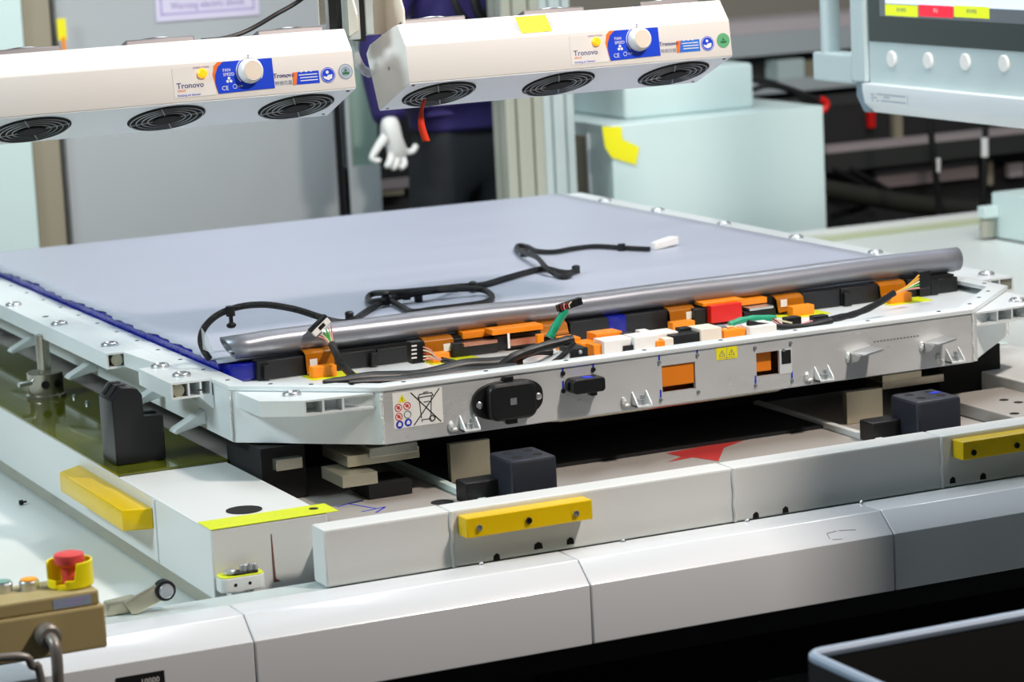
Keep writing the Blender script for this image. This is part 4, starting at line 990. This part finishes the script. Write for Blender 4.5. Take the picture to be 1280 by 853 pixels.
for x0, y0, x1, y1, m, tm in ((1108, 5, 1148.5, 19, 'screenyellow', 'greyink'), (1150, 5.5, 1192.5, 20, 'screenred', 'labelwhite'), (1194, 6.5, 1238, 21, 'screenyellow', 'greyink')):
    o = spx(x0, y0, x1, y1, m, 'screen_button')
    a, c = fm.at((x0+x1)/2, (y0+y1)/2); fm.text('复位按钮' if tm == 'greyink' else '停止', .010, a, c-.004, .0037, tm, sc, 'CENTER')
for px, py in ((1115.5, 73.5), (1161, 75.7), (1207.5, 77.2), (1256, 79.2)):
    a, c = fm.at(px, py); MB().lathe([(.0185, 0), (.0185, .004), (.016, .006)], fm.pt(a, c, 0), fm.n, 28).build('round_button', 'whiteplastic', cpn, smooth=True)
fl = Face((XM-.0222, 1.30, 1.0), (0, -1, 0), (0, 0, 1))
a0, b1 = fl.at(1086, 111); a1, _ = fl.at(1133, 113); b0 = fl.at(1086, 127)[1]
pl_ = Face((XM-.0222, 1.30, zlip0), (0, -1, 0), (.006, 0, .03)) 
rl = Face((XM-.0165, 1.30, zlip0-.03), (0, -1, 0), (-.006, 0, .03))
rt = rl.rect(a0, a1, .002, .029, .0003, .0003, 'rating_label', 'labelwhite', cpn)
rl.strokes([(a0+.006, .022, a0+.022, .022), (a0+.032, .024, a1-.006, .024), (a0+.006, .015, a0+.03, .015), (a0+.06, .018, a0+.085, .018), (a0+.006, .008, a0+.014, .008), (a0+.026, .008, a0+.036, .008), (a0+.045, .009, a1-.008, .009)], .0028, .0006, .0002, 'small_print', 'labelgrey', rt)
# handle
hz0 = fm.at(1042, 102)[1]+1; hz1 = fm.at(1042, 66)[1]+1
yh0 = 1.30-fm.at(1062, 80)[0]; yh1 = 1.30-fm.at(1020, 80)[0]
hb = MB().box(XM-.010, XM+.05, yL+.063, yh1, hz0, hz1).build('handle_bracket', 'monitor', cpn, .006)
yt_ = 1.30-fm.at(1031, 40)[0]
MB().cyl((XM+.015, yt_, hz1-.01), (XM+.015, yt_, 1.70), .023, 20).build('handle_bar', 'monitor', cpn, smooth=True)
MB().box(XM-.010, XM+.05, yL+.063, yh1, 1.68, 1.75).build('handle_bracket', 'monitor', cpn, .006)
MB().box(XM+.09, 2.08, .70, .80, 1.40, 1.50).build('hanger_arm', 'monitor', cpn, .003); MB().box(1.99, 2.07, .71, .79, 1.50, 2.4).build('hanger_post', 'monitor', cpn, .003)

# ================================================================== push button box bottom left
Yb = -0.60
xr = P(130, 740, Y=Yb).x; zt = P(130, 737, Y=Yb).z; zb_ = P(128, 811, Y=Yb).z; xl = xr-0.30
cb = root('push_button_box', ((xl+xr)/2, -.55, zb_), 'olive beige push button box with red emergency stop at the conveyor corner', 'control box')
MB().box(xl, xr, Yb, -.495, zb_, zt-.022).build('box_body', 'olive', cb, .004)
MB().box(xl, xr-.006, Yb+.004, -.499, zt-.022, zt).build('box_lid', 'olive', cb, .004)
MB().box(xl+.05, xr-.05, -.495, YB2-.001, zb_-.03, zb_+.01).build('mounting_bracket', 'zinc', cb)
fbx = Face((0, Yb+.0038, 0), (1, 0, 0), (0, 0, 1))
a0, b0 = fbx.at(66, 752); a1, _ = fbx.at(113, 740)
lbx = fbx.rect(a0, a1, zt-.019, zt-.005, 0, .0004, 'box_label', 'labelgrey', cb)
fbx.strokes([(a0+.018, zt-.009, a1-.004, zt-.009), (a0+.018, zt-.014, a1-.012, zt-.014), (a0+.004, zt-.012, a0+.010, zt-.012)], .0028, .0004, .0002, 'small_print', 'purplepale', lbx)
def button(px, py, capm, r=.0145):
    q = P(px, py, Z=zt+.012); q.y = min(max(q.y, Yb+.025), -.52)
    o = MB().lathe([(r, 0), (r, .012), (r*.86, .014)], (q.x, q.y, zt), (0, 0, 1), 28).build('push_button', 'zinc', cb, smooth=True)
    MB().lathe([(r*.84, 0), (r*.84, .003), (r*.6, .004)], (q.x, q.y, zt+.013), (0, 0, 1), 24).build('button_cap', capm, o, smooth=True)
    return q
button(36, 727, 'orangecap'); button(3, 730, 'tealcap')
q = P(83, 728, Z=zt); q.y = -.55
es = MB().lathe([(.012, 0), (.012, .028), (.021, .034), (.0225, .040), (.021, .047), (.015, .049)], (q.x, q.y, zt), (0, 0, 1), 32).build('emergency_stop', 'redcap', cb, smooth=True)
b = MB(); b.ring((0, 0, 0), (0, 0, 1), .03, .001, 8, 4); b = MB()
R0, R1, n = .033, .0295, 40; vs, fs = [], []
for i in range(n+1):
    a = math.radians(-95+i*(330/n)-25); hgt = .038 if 3 < i < 36 else .014
    c, s_ = math.cos(a), math.sin(a)
    vs += [(q.x+R0*c, q.y+R0*s_, zt+.002), (q.x+R1*c, q.y+R1*s_, zt+.002), (q.x+R1*c, q.y+R1*s_, zt+hgt), (q.x+R0*c, q.y+R0*s_, zt+hgt)]
for i in range(n):
    for k in range(4): fs.append((4*i+k, 4*i+(k+1) % 4, 4*i+4+(k+1) % 4, 4*i+4+k))
fs += [(0, 1, 2, 3), (4*n+3, 4*n+2, 4*n+1, 4*n)]
b.add(vs, fs); b.build('stop_guard', 'yellow', cb, .001)
MB().lathe([(.030, 0), (.030, .004)], (q.x, q.y, zt), (0, 0, 1), 32).build('guard_base', 'yellow', cb)
g0 = P(62, 797, Y=Yb-.02)
gl = MB().lathe([(.018, 0), (.018, .02), (.014, .024)], (g0.x, Yb, g0.z), (0, -1, 0), 20).build('cable_gland', 'conduit', cb, smooth=True)
MB().tube(catmull([(g0.x, Yb-.02, g0.z), (g0.x+.001, Yb-.04, g0.z-.006), (g0.x+.001, Yb-.046, g0.z-.03), (g0.x, Yb-.046, g0.z-.07), (g0.x-.002, Yb-.04, g0.z-.25), (g0.x, -.56, .0)], 6), .0085, 10).build('conduit', 'conduit', cb, smooth=True)
MB().tube(catmull([(xl+.03, Yb-.03, g0.z-.012), P(20, 821, Y=Yb-.05), P(40, 833, Y=Yb-.05), P(52, 858, Y=Yb-.05), (g0.x-.02, Yb-.04, .30), (g0.x-.03, -.58, 0)], 6), .006, 10).build('conduit', 'conduit', cb, smooth=True)

# ================================================================== black bin bottom right
q = P(1010, 815, Z=.65); bx0, by1 = q.x, q.y; bx1, by0 = bx0+.62, by1-.42
bn = root('black_bin', ((bx0+bx1)/2, (by0+by1)/2, 0), 'open black bin with a pale grey rim below the white cover', 'bin')
b = MB(); t = .006
b.box(bx0, bx1, by1-t, by1, .02, .64); b.box(bx0, bx1, by0, by0+t, .02, .64); b.box(bx0, bx0+t, by0+t, by1-t, .02, .64); b.box(bx1-t, bx1, by0+t, by1-t, .02, .64); b.box(bx0, bx1, by0, by1, 0, .02)
b.build('bin_shell', 'matte', bn)
b = MB(); b.tube([(x, y, .645) for x, y in rrect(bx0, bx1, by0, by1, .02, 4)], .0075, 8, True); b.build('bin_rim', 'labelgrey', bn, smooth=True)

# ================================================================== unseen pedestal panel, added to cast the shadow on the front cover
tr = root('shading_pedestal', (1.14, -.97, 0), 'pale grey panel on a slim pedestal, added out of view to shade the front cover', 'control panel')
MB().box(.92, 1.36, -1.02, -.92, 1.02, 1.74).build('shading_panel', 'monitor', tr, .006)
MB().box(.95, 1.33, -1.023, -1.02, 1.16, 1.70).build('panel_screen', 'screen', tr)
for k in range(4): MB().lathe([(.016, 0), (.016, .006)], (1.0+.09*k, -1.02, 1.09), (0, -1, 0), 20).build('round_button', 'whiteplastic', tr, smooth=True)
MB().box(1.10, 1.18, -1.01, -.93, .02, 1.02).build('pedestal_post', 'monitor', tr, .004)
MB().box(.99, 1.29, -1.12, -.82, 0, .02).build('pedestal_foot', 'monitor', tr, .004)

# ================================================================== background
Yg = 3.95
xA, xB, xC = P(40, 180, Y=3.86).x, P(40, 180, Y=3.9).x, P(79, 180, Y=3.9).x
o = root('mint_cabinet', (xA-.6, 4.1, 0), 'pale mint cabinet at the far left behind the left blower', 'cabinet')
MB().box(xA-1.2, xA, 3.86, 4.4, .05, 2.2).build('cabinet_body', 'mint', o, .004); MB().box(xA-1.18, xA-.02, 3.9, 4.38, 0, .05).build('plinth', 'matte', o)
o = root('support_post', ((xB+xC)/2, 3.95, 0), 'greige square post between the mint cabinet and the grey cabinet', 'post')
MB().box(xB, xC-.01, 3.90, 3.98, .01, 2.4).build('post_shaft', 'greige', o, .004); MB().box(xB-.0, xC-.0, 3.89, 3.99, 0, .01).build('foot_plate', 'zinc', o)
xD, xE = P(80, 180, Y=Yg).x, P(421, 180, Y=Yg).x
gc = root('grey_cabinet', ((xD+xE)/2, 4.2, 0), 'large grey enclosure behind the pack carrying the electric shock sign', 'cabinet')
MB().box(xD, xE, Yg+.012, 4.5, .06, 2.2).build('cabinet_body', 'panelgrey', gc, .004); MB().box(xD+.004, xE-.004, Yg, Yg+.012, .08, 2.18).build('cabinet_door', 'panelgrey', gc, .003); MB().box(xD+.02, xE-.02, Yg+.04, 4.48, 0, .06).build('plinth', 'matte', gc)
fg = Face((0, Yg-.0005, 0), (1, 0, 0), (0, 0, 1))
a0, b0 = fg.at(195, 28); a1, b0b = fg.at(324, 19)
sg = root('warning_sign', ((a0+a1)/2, Yg-.003, b0), 'lilac and purple electric shock warning sign on the grey cabinet', 'sign')
fg.rect(a0, a1, b0, b0+.26, .001, .004, 'sign_plate', 'lilac', sg, .001)
w_ = .006; i0 = .018
fg.strokes([(a0+i0, b0+i0+.004, a1-i0, b0+i0+.004), (a0+i0, b0+.26-i0, a1-i0, b0+.26-i0), (a0+i0, b0+i0, a0+i0, b0+.26-i0), (a1-i0, b0+i0, a1-i0, b0+.26-i0)], w_, .005, .0003, 'sign_border', 'purplepale', sg)
fg.text('Warning electric shock', .030, (a0+a1)/2, b0+.036, .0052, 'purple', sg, 'CENTER', squeeze=(a1-a0-.06)/.325)
fg.text('当心触电', .062, (a0+a1)/2, b0+.085, .0052, 'purple', sg, 'CENTER')
q = P(78, 38, Y=3.88)
yt2 = root('hanging_tag', q, 'small yellow and orange tag hanging on the greige post', 'tag')
MB().box(q.x-.014, q.x+.014, 3.885, 3.888, q.z-.03, q.z+.035).build('tag_card', 'yellowtag', yt2, .001); MB().box(q.x-.004, q.x+.008, 3.883, 3.885, q.z-.075, q.z-.02).build('tag_strip', 'orange', yt2, .001)
xF, xG = P(434, 180, Y=Yg).x, P(474, 180, Y=Yg).x
MBg = root('glazed_panel', ((xF+xG)/2, Yg, 0), 'narrow partition panel with green pane above white lower half', 'partition')
zm = P(450, 208, Y=Yg).z
MB().box(xF, xG, Yg, Yg+.04, .02, zm).build('lower_panel', 'palegrey', MBg, .002); MB().box(xF, xG, Yg+.01, Yg+.03, zm, 2.2).build('pane', mat('green_pane', (150, 176, 166), .2), MBg)
MB().box(xF-.0, xF+.012, Yg-.002, Yg+.042, 0, 2.2).build('panel_frame', 'palegrey', MBg)
md = root('dark_rack', (2.0, 4.9, 0), 'dark equipment rack seen between the partition and the worker', 'rack')
x0, x1 = P(415, 200, Y=4.6).x, P(700, 200, Y=4.6).x
MB().box(x0, x1, 4.6, 5.1, 0, 1.05).build('rack_body', 'machdark', md); bp('rack_bar', 'pinkgrey', md, 474, 226, 520, 238, 4.56, .03); bp('rack_bar', 'greige', md, 474, 240, 505, 246, 4.56, .03)
# mint cabinet with a top box
Yk = 3.05
kx0, kx1 = P(766, 200, Y=Yk).x, P(1031, 200, Y=Yk).x; kz = P(766, 157, Y=Yk).z
kc = root('machine_cabinet', ((kx0+kx1)/2, 3.35, 0), 'mint green machine cabinet to the right of the columns with a rounded box on top', 'cabinet')
MB().box(kx0, kx1, Yk, 3.75, .04, kz).build('cabinet_body', 'mintbox', kc, .004); MB().box(kx0+.02, kx1-.02, Yk+.03, 3.72, 0, .04).build('plinth', 'matte', kc)
ux0, ux1 = P(780, 120, Y=3.16).x, P(943, 110, Y=3.16).x; uz = P(850, 86, Y=3.16).z
MB().box(ux0, ux1, 3.16, 3.62, kz, uz).build('top_box', 'mintbox', kc, .015, seg=3)
fk_ = Face((kx0-.0005, 3.75, 0), (0, -1, 0), (0, 0, 1))
a0, b1 = fk_.at(719, 168); a1, _ = fk_.at(737, 172); b0 = fk_.at(737, 242)[1]
fk_.rect(a0-.05, a1, b0, b1, 0, .004, 'side_hatch', 'greige', kc, .001); fk_.rect(a1-.005, a1+.008, b0-.01, b1+.01, .002, .01, 'hatch_frame', 'palegrey', kc, .001)
fy = Face((0, Yk-.003, 0), (1, 0, 0), (0, 0, 1))
uv = [fy.at(620+x/4.571, 90+y/4.571) for x, y in ((605, 312), (715, 312), (722, 385), (818, 430), (798, 532), (660, 490), (622, 430))]
tag(fy.poly(uv, 0, .0015, 'yellow_tape_flag', 'yellowtag', None), 'bent yellow tape flag stuck at the corner of the mint machine cabinet', 'tape')
for i, (pts, r_, lab) in enumerate(((((938, 99), (960, 103), (990, 113), (1012, 121), (1028, 127)), .011, 'black hose running over the machine cabinet to the red fitting'), (((942, 112), (960, 107), (985, 112), (1005, 124), (1020, 133)), .009, 'second black hose sagging under the first on the machine cabinet'))):
    b = MB(); b.tube(catmull([P(x, y, Y=3.35) for x, y in pts], 6), r_, 10); tag(b.build('black_hose', 'hose', None, smooth=True), lab, 'hose')
b = MB(); b.tube(catmull([P(x, y, Y=3.34) for x, y in ((1026, 124), (1032, 127), (1033, 133), (1029, 138), (1022, 141))], 5), .011, 10); tag(b.build('red_fitting', 'red', None, smooth=True), 'red curved hose fitting at the right end of the machine cabinet top', 'fitting')
# far line behind
Yf = 5.4
ln = root('far_conveyor_line', (4.0, 5.7, 0), 'blurred pale conveyor line with two beams in the far right background', 'conveyor')
xa_, xb_ = P(830, 60, Y=Yf).x, P(1420, 20, Y=Yf).x
z0, z1, z2 = P(950, 70, Y=Yf).z, P(950, 42, Y=Yf).z, P(950, 26, Y=Yf+.12).z
b = MB(); b.prismX([(Yf, z0), (Yf, z1), (Yf+.4, z0)], xa_, xb_); b.build('upper_beam', 'palegrey', ln)
b = MB(); b.prismX([(Yf, z1+.001), (Yf+.12, z2), (Yf+.4, z2), (Yf+.4, z0+.01)], xa_, xb_); b.build('beam_cover', 'palepink', ln)
z0, z1 = P(1000, 114, Y=Yf).z, P(1000, 98, Y=Yf).z
MB().box(xa_, xb_, Yf-.02, Yf+.3, z0, z1).build('lower_beam', 'palegrey', ln, .005)
MB().box(xa_, xb_, Yf+.1, Yf+.5, 0, P(1000, 72, Y=Yf).z).build('line_body', 'machdark', ln)
bp('mint_bracket', 'mintbox', ln, 972, 76, 1005, 100, Yf-.01, .1); bp('green_bracket', 'greige', ln, 1005, 76, 1022, 100, Yf+.05, .05)
# dark machine under the touch panel
dm = root('dark_machine', (3.6, 4.7, 0), 'dark machine with pinkish rails under the touch panel', 'machine')
Yd = 4.5; x0, x1 = P(1020, 220, Y=Yd).x, P(1420, 200, Y=Yd).x
MB().box(x0, x1, Yd+.12, Yd+.5, 0, P(1100, 130, Y=Yd).z).build('machine_body', 'machdark', dm)
bp('machine_rail', 'pinkgrey', dm, 1033, 184, 1420, 192, Yd, .08); bp('machine_beam', mat('charcoal_beam', (52, 54, 52), .6), dm, 1033, 193, 1420, 216, Yd-.02, .12)
bp('machine_panel', 'pinkgrey', dm, 1096, 213, 1222, 236, Yd+.08, .03); bp('machine_panel', 'greige', dm, 1118, 140, 1128, 172, Yd+.08, .03); bp('red_strip', 'red', dm, 1086, 140, 1094, 160, Yd+.08, .02)
bp('machine_panel', 'greige', dm, 1232, 200, 1241, 232, Yd+.06, .03); bp('machine_panel', 'pinkgrey', dm, 1262, 205, 1280, 222, Yd+.06, .03)
b = MB(); b.tube(catmull([P(x, y, Y=Yd-.2) for x, y in ((1000, 232), (1040, 238), (1090, 247), (1140, 255), (1220, 262), (1320, 262))], 5), .035, 12); tag(b.build('large_hose', mat('dark_olive_hose', (46, 46, 40), .5), None, smooth=True), 'thick dark hose running across the dark machine', 'hose')
for k, pts in enumerate((((1040, 212), (1062, 222), (1085, 236)), ((1062, 212), (1088, 226), (1112, 240)), ((1040, 270), (1070, 262), (1096, 250)))):
    b = MB(); b.tube(catmull([P(x, y, Y=Yd-.12) for x, y in pts], 6), .013, 8); tag(b.build('thin_hose', 'hose', None, smooth=True), ('short black hose dipping at the left of the dark machine', 'black hose curving beside the pinkish machine panel', 'black hose bending up from below the thick dark hose')[k], 'hose')
for px0, px1, ly0, ly1, lx, lab in ((1163, 1174, 198, 215, 1171, 'black cable with white marker hanging left under the touch panel'), (1232, 1229, 172, 196, 1231, 'black cable with long white marker hanging right under the touch panel')):
    cr = root('hanging_cable', P(px1, 290, Y=3.6), lab, 'cable')
    MB().tube(catmull([P(px0, 60, Y=3.6), P(px0, 150, Y=3.6), P((px0+px1)/2, 210, Y=3.6), P(px1, 260, Y=3.6), P(px1, 330, Y=3.6), V((P(px1, 330, Y=3.6).x, 3.6, .01))], 6), .011, 10).build('cable', 'hose', cr, smooth=True)
    MB().cyl(P(lx, ly1, Y=3.6), P(lx, ly0, Y=3.6), .0125, 14).build('cable_marker', 'labelwhite', cr)
# mint block on the bed at the right
q = P(1240, 298, Z=.50); zt_ = P(1238, 240, X=q.x).z
mbk = root('mint_block', (q.x+.3, q.y-.3, .50), 'mint green machine block on the white bed at the right edge', 'machine block')
MB().box(q.x, q.x+.6, q.y-.6, q.y, .502, zt_).build('block_body', 'mintbox', mbk, .006); MB().box(q.x+.02, q.x+.58, q.y-.58, q.y-.14, zt_, zt_+.01).build('top_pad', 'tape', mbk, .002)
MB().box(q.x-.05, q.x, q.y-.04, q.y+.0, .565, .60).build('side_lug', 'mintbox', mbk, .004); MB().lathe([(.022, 0), (.022, .05)], (q.x-.03, q.y-.02, .51), (0, 0, 1), 16).build('roller', 'steel', mbk); MB().box(q.x-.002, q.x+.6, q.y-.6, q.y, .5005, .502).build('base_gasket', 'matte', mbk)
# black coiled hose by the worker's shoulder
hc = P(618, -2, Y=3.2); b = MB()
b.ring(hc, (.3, -1, .1), .075, .016, 32, 8); b.ring(hc+V((-.06, .03, .01)), (.5, -1, .2), .08, .012, 32, 8)
b.cyl(hc+V((0, 0, .07)), hc+V((.0, 0, 1.2)), .01, 8); tag(b.build('hose_coil', 'hose', None, smooth=True), 'black hose coil hanging above the right blower', 'hose')

# ================================================================== worker
def skin(name, nodes, edges, m, parent=None, sub=2, offset=None):
    me = bpy.data.meshes.new(name); keys = list(nodes); off = offset if offset is not None else V((0, 0, 0))
    me.from_pydata([tuple(V(nodes[k][0])-off) for k in keys], [(keys.index(a), keys.index(b)) for a, b in edges], [])
    o = bpy.data.objects.new(name, me); COL.objects.link(o)
    sk = o.modifiers.new('skin', 'SKIN'); sk.use_smooth_shade = True
    for i, k in enumerate(keys):
        r = nodes[k][1]; me.skin_vertices[0].data[i].radius = r if isinstance(r, tuple) else (r, r)
    me.skin_vertices[0].data[0].use_root = True
    sb = o.modifiers.new('sub', 'SUBSURF'); sb.levels = sub; sb.render_levels = sub
    bpy.context.view_layer.update()
    ev = bpy.data.meshes.new_from_object(o.evaluated_get(bpy.context.evaluated_depsgraph_get()))
    bpy.data.objects.remove(o); ev.materials.clear(); ev.materials.append(MT[m]); ev.name = name
    for p in ev.polygons: p.use_smooth = True; p.material_index = 0
    o = bpy.data.objects.new(name, ev); put(o, parent)
    return o
Yw = 3.5
wc = P(578, 170, Y=Yw); wx = wc.x
def W_(dx, dy, z): return V((wx+dx, Yw+dy, z))
el = P(470, 62, Y=Yw-.06); wr = P(489, 156, Y=Yw-.16)
kn_ = P(489, 186, Y=Yw-.17)
# body: one continuous figure (face and hands included), clothing as children
base = W_(0, 0, 0)
body_nodes = {
 'pelvis': (W_(0, 0, .90), (.12, .09)), 'waist': (W_(0, 0, 1.06), (.105, .08)), 'chest': (W_(0, -.01, 1.27), (.125, .09)), 'neckb': (W_(0, 0, 1.43), (.055, .055)),
 'neck': (W_(.005, -.005, 1.50), (.048, .048)), 'headl': (W_(.02, -.03, 1.57), (.066, .078)), 'head': (W_(.015, -.015, 1.66), (.078, .092)), 'crown': (W_(.01, -.005, 1.725), (.05, .06)),
 'shl': (W_(-.17, 0, 1.40), .05), 'ell': (el, .036), 'wrl': (wr, .024), 'hal': (kn_, .018),
 'shr': (W_(.17, 0, 1.40), .05), 'elr': (W_(.23, .05, 1.12), .036), 'wrr': (W_(.20, .20, .98), .024), 'har': (W_(.17, .27, .97), .018),
 'hipl': (W_(-.09, 0, .84), .075), 'knl': (W_(-.11, -.02, .47), .05), 'anl': (W_(-.12, .02, .10), .034), 'tol': (W_(-.12, -.12, .045), .03),
 'hipr': (W_(.09, .02, .84), .075), 'knr': (W_(.11, .0, .47), .05), 'anr': (W_(.12, .04, .10), .034), 'tor': (W_(.13, -.10, .045), .03)}
body_edges = [('pelvis', 'waist'), ('waist', 'chest'), ('chest', 'neckb'), ('neckb', 'neck'), ('neck', 'headl'), ('headl', 'head'), ('head', 'crown'), ('neckb', 'shl'), ('shl', 'ell'), ('ell', 'wrl'), ('wrl', 'hal'), ('neckb', 'shr'), ('shr', 'elr'), ('elr', 'wrr'), ('wrr', 'har'), ('pelvis', 'hipl'), ('hipl', 'knl'), ('knl', 'anl'), ('anl', 'tol'), ('pelvis', 'hipr'), ('hipr', 'knr'), ('knr', 'anr'), ('anr', 'tor')]
pe = skin('person', body_nodes, body_edges, 'skin', None, 2, base); pe.location = base; ORG[pe] = base
tag(pe, 'worker in navy jacket, black trousers and white gloves standing behind the pack', 'person')
def cloth(name, keys, edges, m, grow, over=None):
    nd = {}
    for k in keys:
        r = body_nodes[k][1]; r = (r, r) if not isinstance(r, tuple) else r
        nd[k] = (body_nodes[k][0], (r[0]+grow, r[1]+grow))
    if over: nd.update(over)
    return skin(name, nd, edges, m, pe, 2, base)
cuff = wr.lerp(el, .10)
jk = cloth('jacket', ['waist', 'chest', 'neckb', 'shl', 'ell', 'shr', 'elr'], [('waist', 'chest'), ('chest', 'neckb'), ('waist', 'hemu'), ('hemu', 'hem'), ('hem', 'hemb'), ('neckb', 'shl'), ('shl', 'ell'), ('ell', 'cuffl'), ('cuffl', 'cuffe'), ('neckb', 'shr'), ('shr', 'elr'), ('elr', 'cuffr')], 'jacket', .024,
   {'waist': (W_(0, 0, 1.06), (.160, .118)), 'chest': (W_(0, -.01, 1.27), (.170, .120)), 'hemu': (W_(0, 0, .95), (.178, .130)), 'hem': (W_(0, 0, .872), (.182, .134)), 'hemb': (W_(0, 0, .862), (.180, .132)), 'cuffl': (wr.lerp(el, .15), .056), 'cuffe': (wr.lerp(el, .03), .052), 'cuffr': (W_(.20, .19, .985), .045),
    'ell': (el, .068), 'shl': (W_(-.17, 0, 1.39), .082), 'shr': (W_(.17, 0, 1.39), .082), 'elr': (W_(.23, .05, 1.12), .066)})
cloth('trousers', ['pelvis', 'hipl', 'knl', 'anl', 'hipr', 'knr', 'anr'], [('top', 'pelvis'), ('pelvis', 'hipl'), ('hipl', 'knl'), ('knl', 'anl'), ('pelvis', 'hipr'), ('hipr', 'knr'), ('knr', 'anr')], 'trousers', .022, {'pelvis': (W_(0, 0, .84), (.165, .118)), 'top': (W_(0, 0, .93), (.15, .11)), 'hipl': (W_(-.085, 0, .74), .110), 'hipr': (W_(.085, .02, .74), .110)})
for s_, k1, k2 in ((-1, 'anl', 'tol'), (1, 'anr', 'tor')):
    a = body_nodes[k1][0]; c = body_nodes[k2][0]
    skin('shoe', {'heel': (V((a.x, a.y+.02, .045)), (.045, .042)), 'mid': (V(((a.x+c.x)/2, (a.y+c.y)/2, .045)), (.046, .040)), 'toe': (V((c.x, c.y-.03, .042)), (.042, .036))}, [('heel', 'mid'), ('mid', 'toe')], 'shoe', pe, 2, base)
b = MB(); b.sphere(W_(.01, .012, 1.675), .105, (.92, 1.0, .95), 20); ho = b.build('hair', 'hair', pe, smooth=True)
for dx in (-.03, .04): MB().sphere(W_(.02+dx, -.105, 1.645), .011, n=10).build('eye', 'ink', pe, smooth=True)
MB().sphere(W_(.022, -.115, 1.615), .014, (.8, 1.2, 1.3), 10).build('nose', 'skin', pe, smooth=True); MB().sphere(W_(.022, -.105, 1.575), .018, (1.3, .5, .35), 10).build('mouth', 'redcap', pe, smooth=True)
for sx in (-.075, .105): MB().sphere(W_(sx, .0, 1.64), .025, (.4, .8, 1.2), 10).build('ear', 'skin', pe, smooth=True)
# gloved left hand: palm, thumb and four fingers
Yh = Yw-.17
def H(px, py, dy=0.0): return P(px, py, Y=Yh+dy)
gn = {'wrist': (H(486, 141), (.036, .032)), 'cuff': (H(489, 163), (.030, .026)), 'palm': (H(492, 176), (.036, .024)), 'kn': (H(496, 190), (.038, .022)),
 'th0': (H(481, 172, -.01), .016), 'th1': (H(472, 184, -.02), .0125), 'th2': (H(463, 199, -.025), .011), 'th3': (H(470, 202, -.03), .010), 'th4': (H(477, 200, -.03), .009),
 'i0': (H(489, 195, -.01), .0125), 'i1': (H(487, 205, -.03), .0115), 'i2': (H(481, 210, -.03), .010),
 'm0': (H(496, 197, -.005), .0125), 'm1': (H(495, 208, -.02), .0115), 'm2': (H(488, 212, -.02), .010),
 'r0': (H(503, 196, 0), .0125), 'r1': (H(506, 206, -.01), .0115), 'r2': (H(499, 211, -.015), .010),
 'p0': (H(507, 191, .005), .0125), 'p1': (H(516, 190, 0), .011), 'p2': (H(521, 180, 0), .010)}
ge = [('wrist', 'cuff'), ('cuff', 'palm'), ('palm', 'kn'), ('cuff', 'th0'), ('th0', 'th1'), ('th1', 'th2'), ('th2', 'th3'), ('th3', 'th4')]
for f_ in 'imrp': ge += [('kn', f_+'0'), (f_+'0', f_+'1'), (f_+'1', f_+'2')]
skin('glove', gn, ge, 'glove', pe, 2, base)
hr = body_nodes['har'][0]
gn = {'wrist': (body_nodes['wrr'][0], .032), 'palm': (hr, (.032, .022))}; ge = [('wrist', 'palm')]
for k in range(5):
    d = V((-.04+.02*k, .03, .012*k-.02)); gn[f'f{k}a'] = (hr+d, .0115); gn[f'f{k}b'] = (hr+d+V((-.01, .035, -.01)), .010); gn[f'f{k}c'] = (hr+d+V((-.03, .045, -.02)), .009)
    ge += [('palm', f'f{k}a'), (f'f{k}a', f'f{k}b'), (f'f{k}b', f'f{k}c')]
skin('glove', gn, ge, 'glove', pe, 2, base)
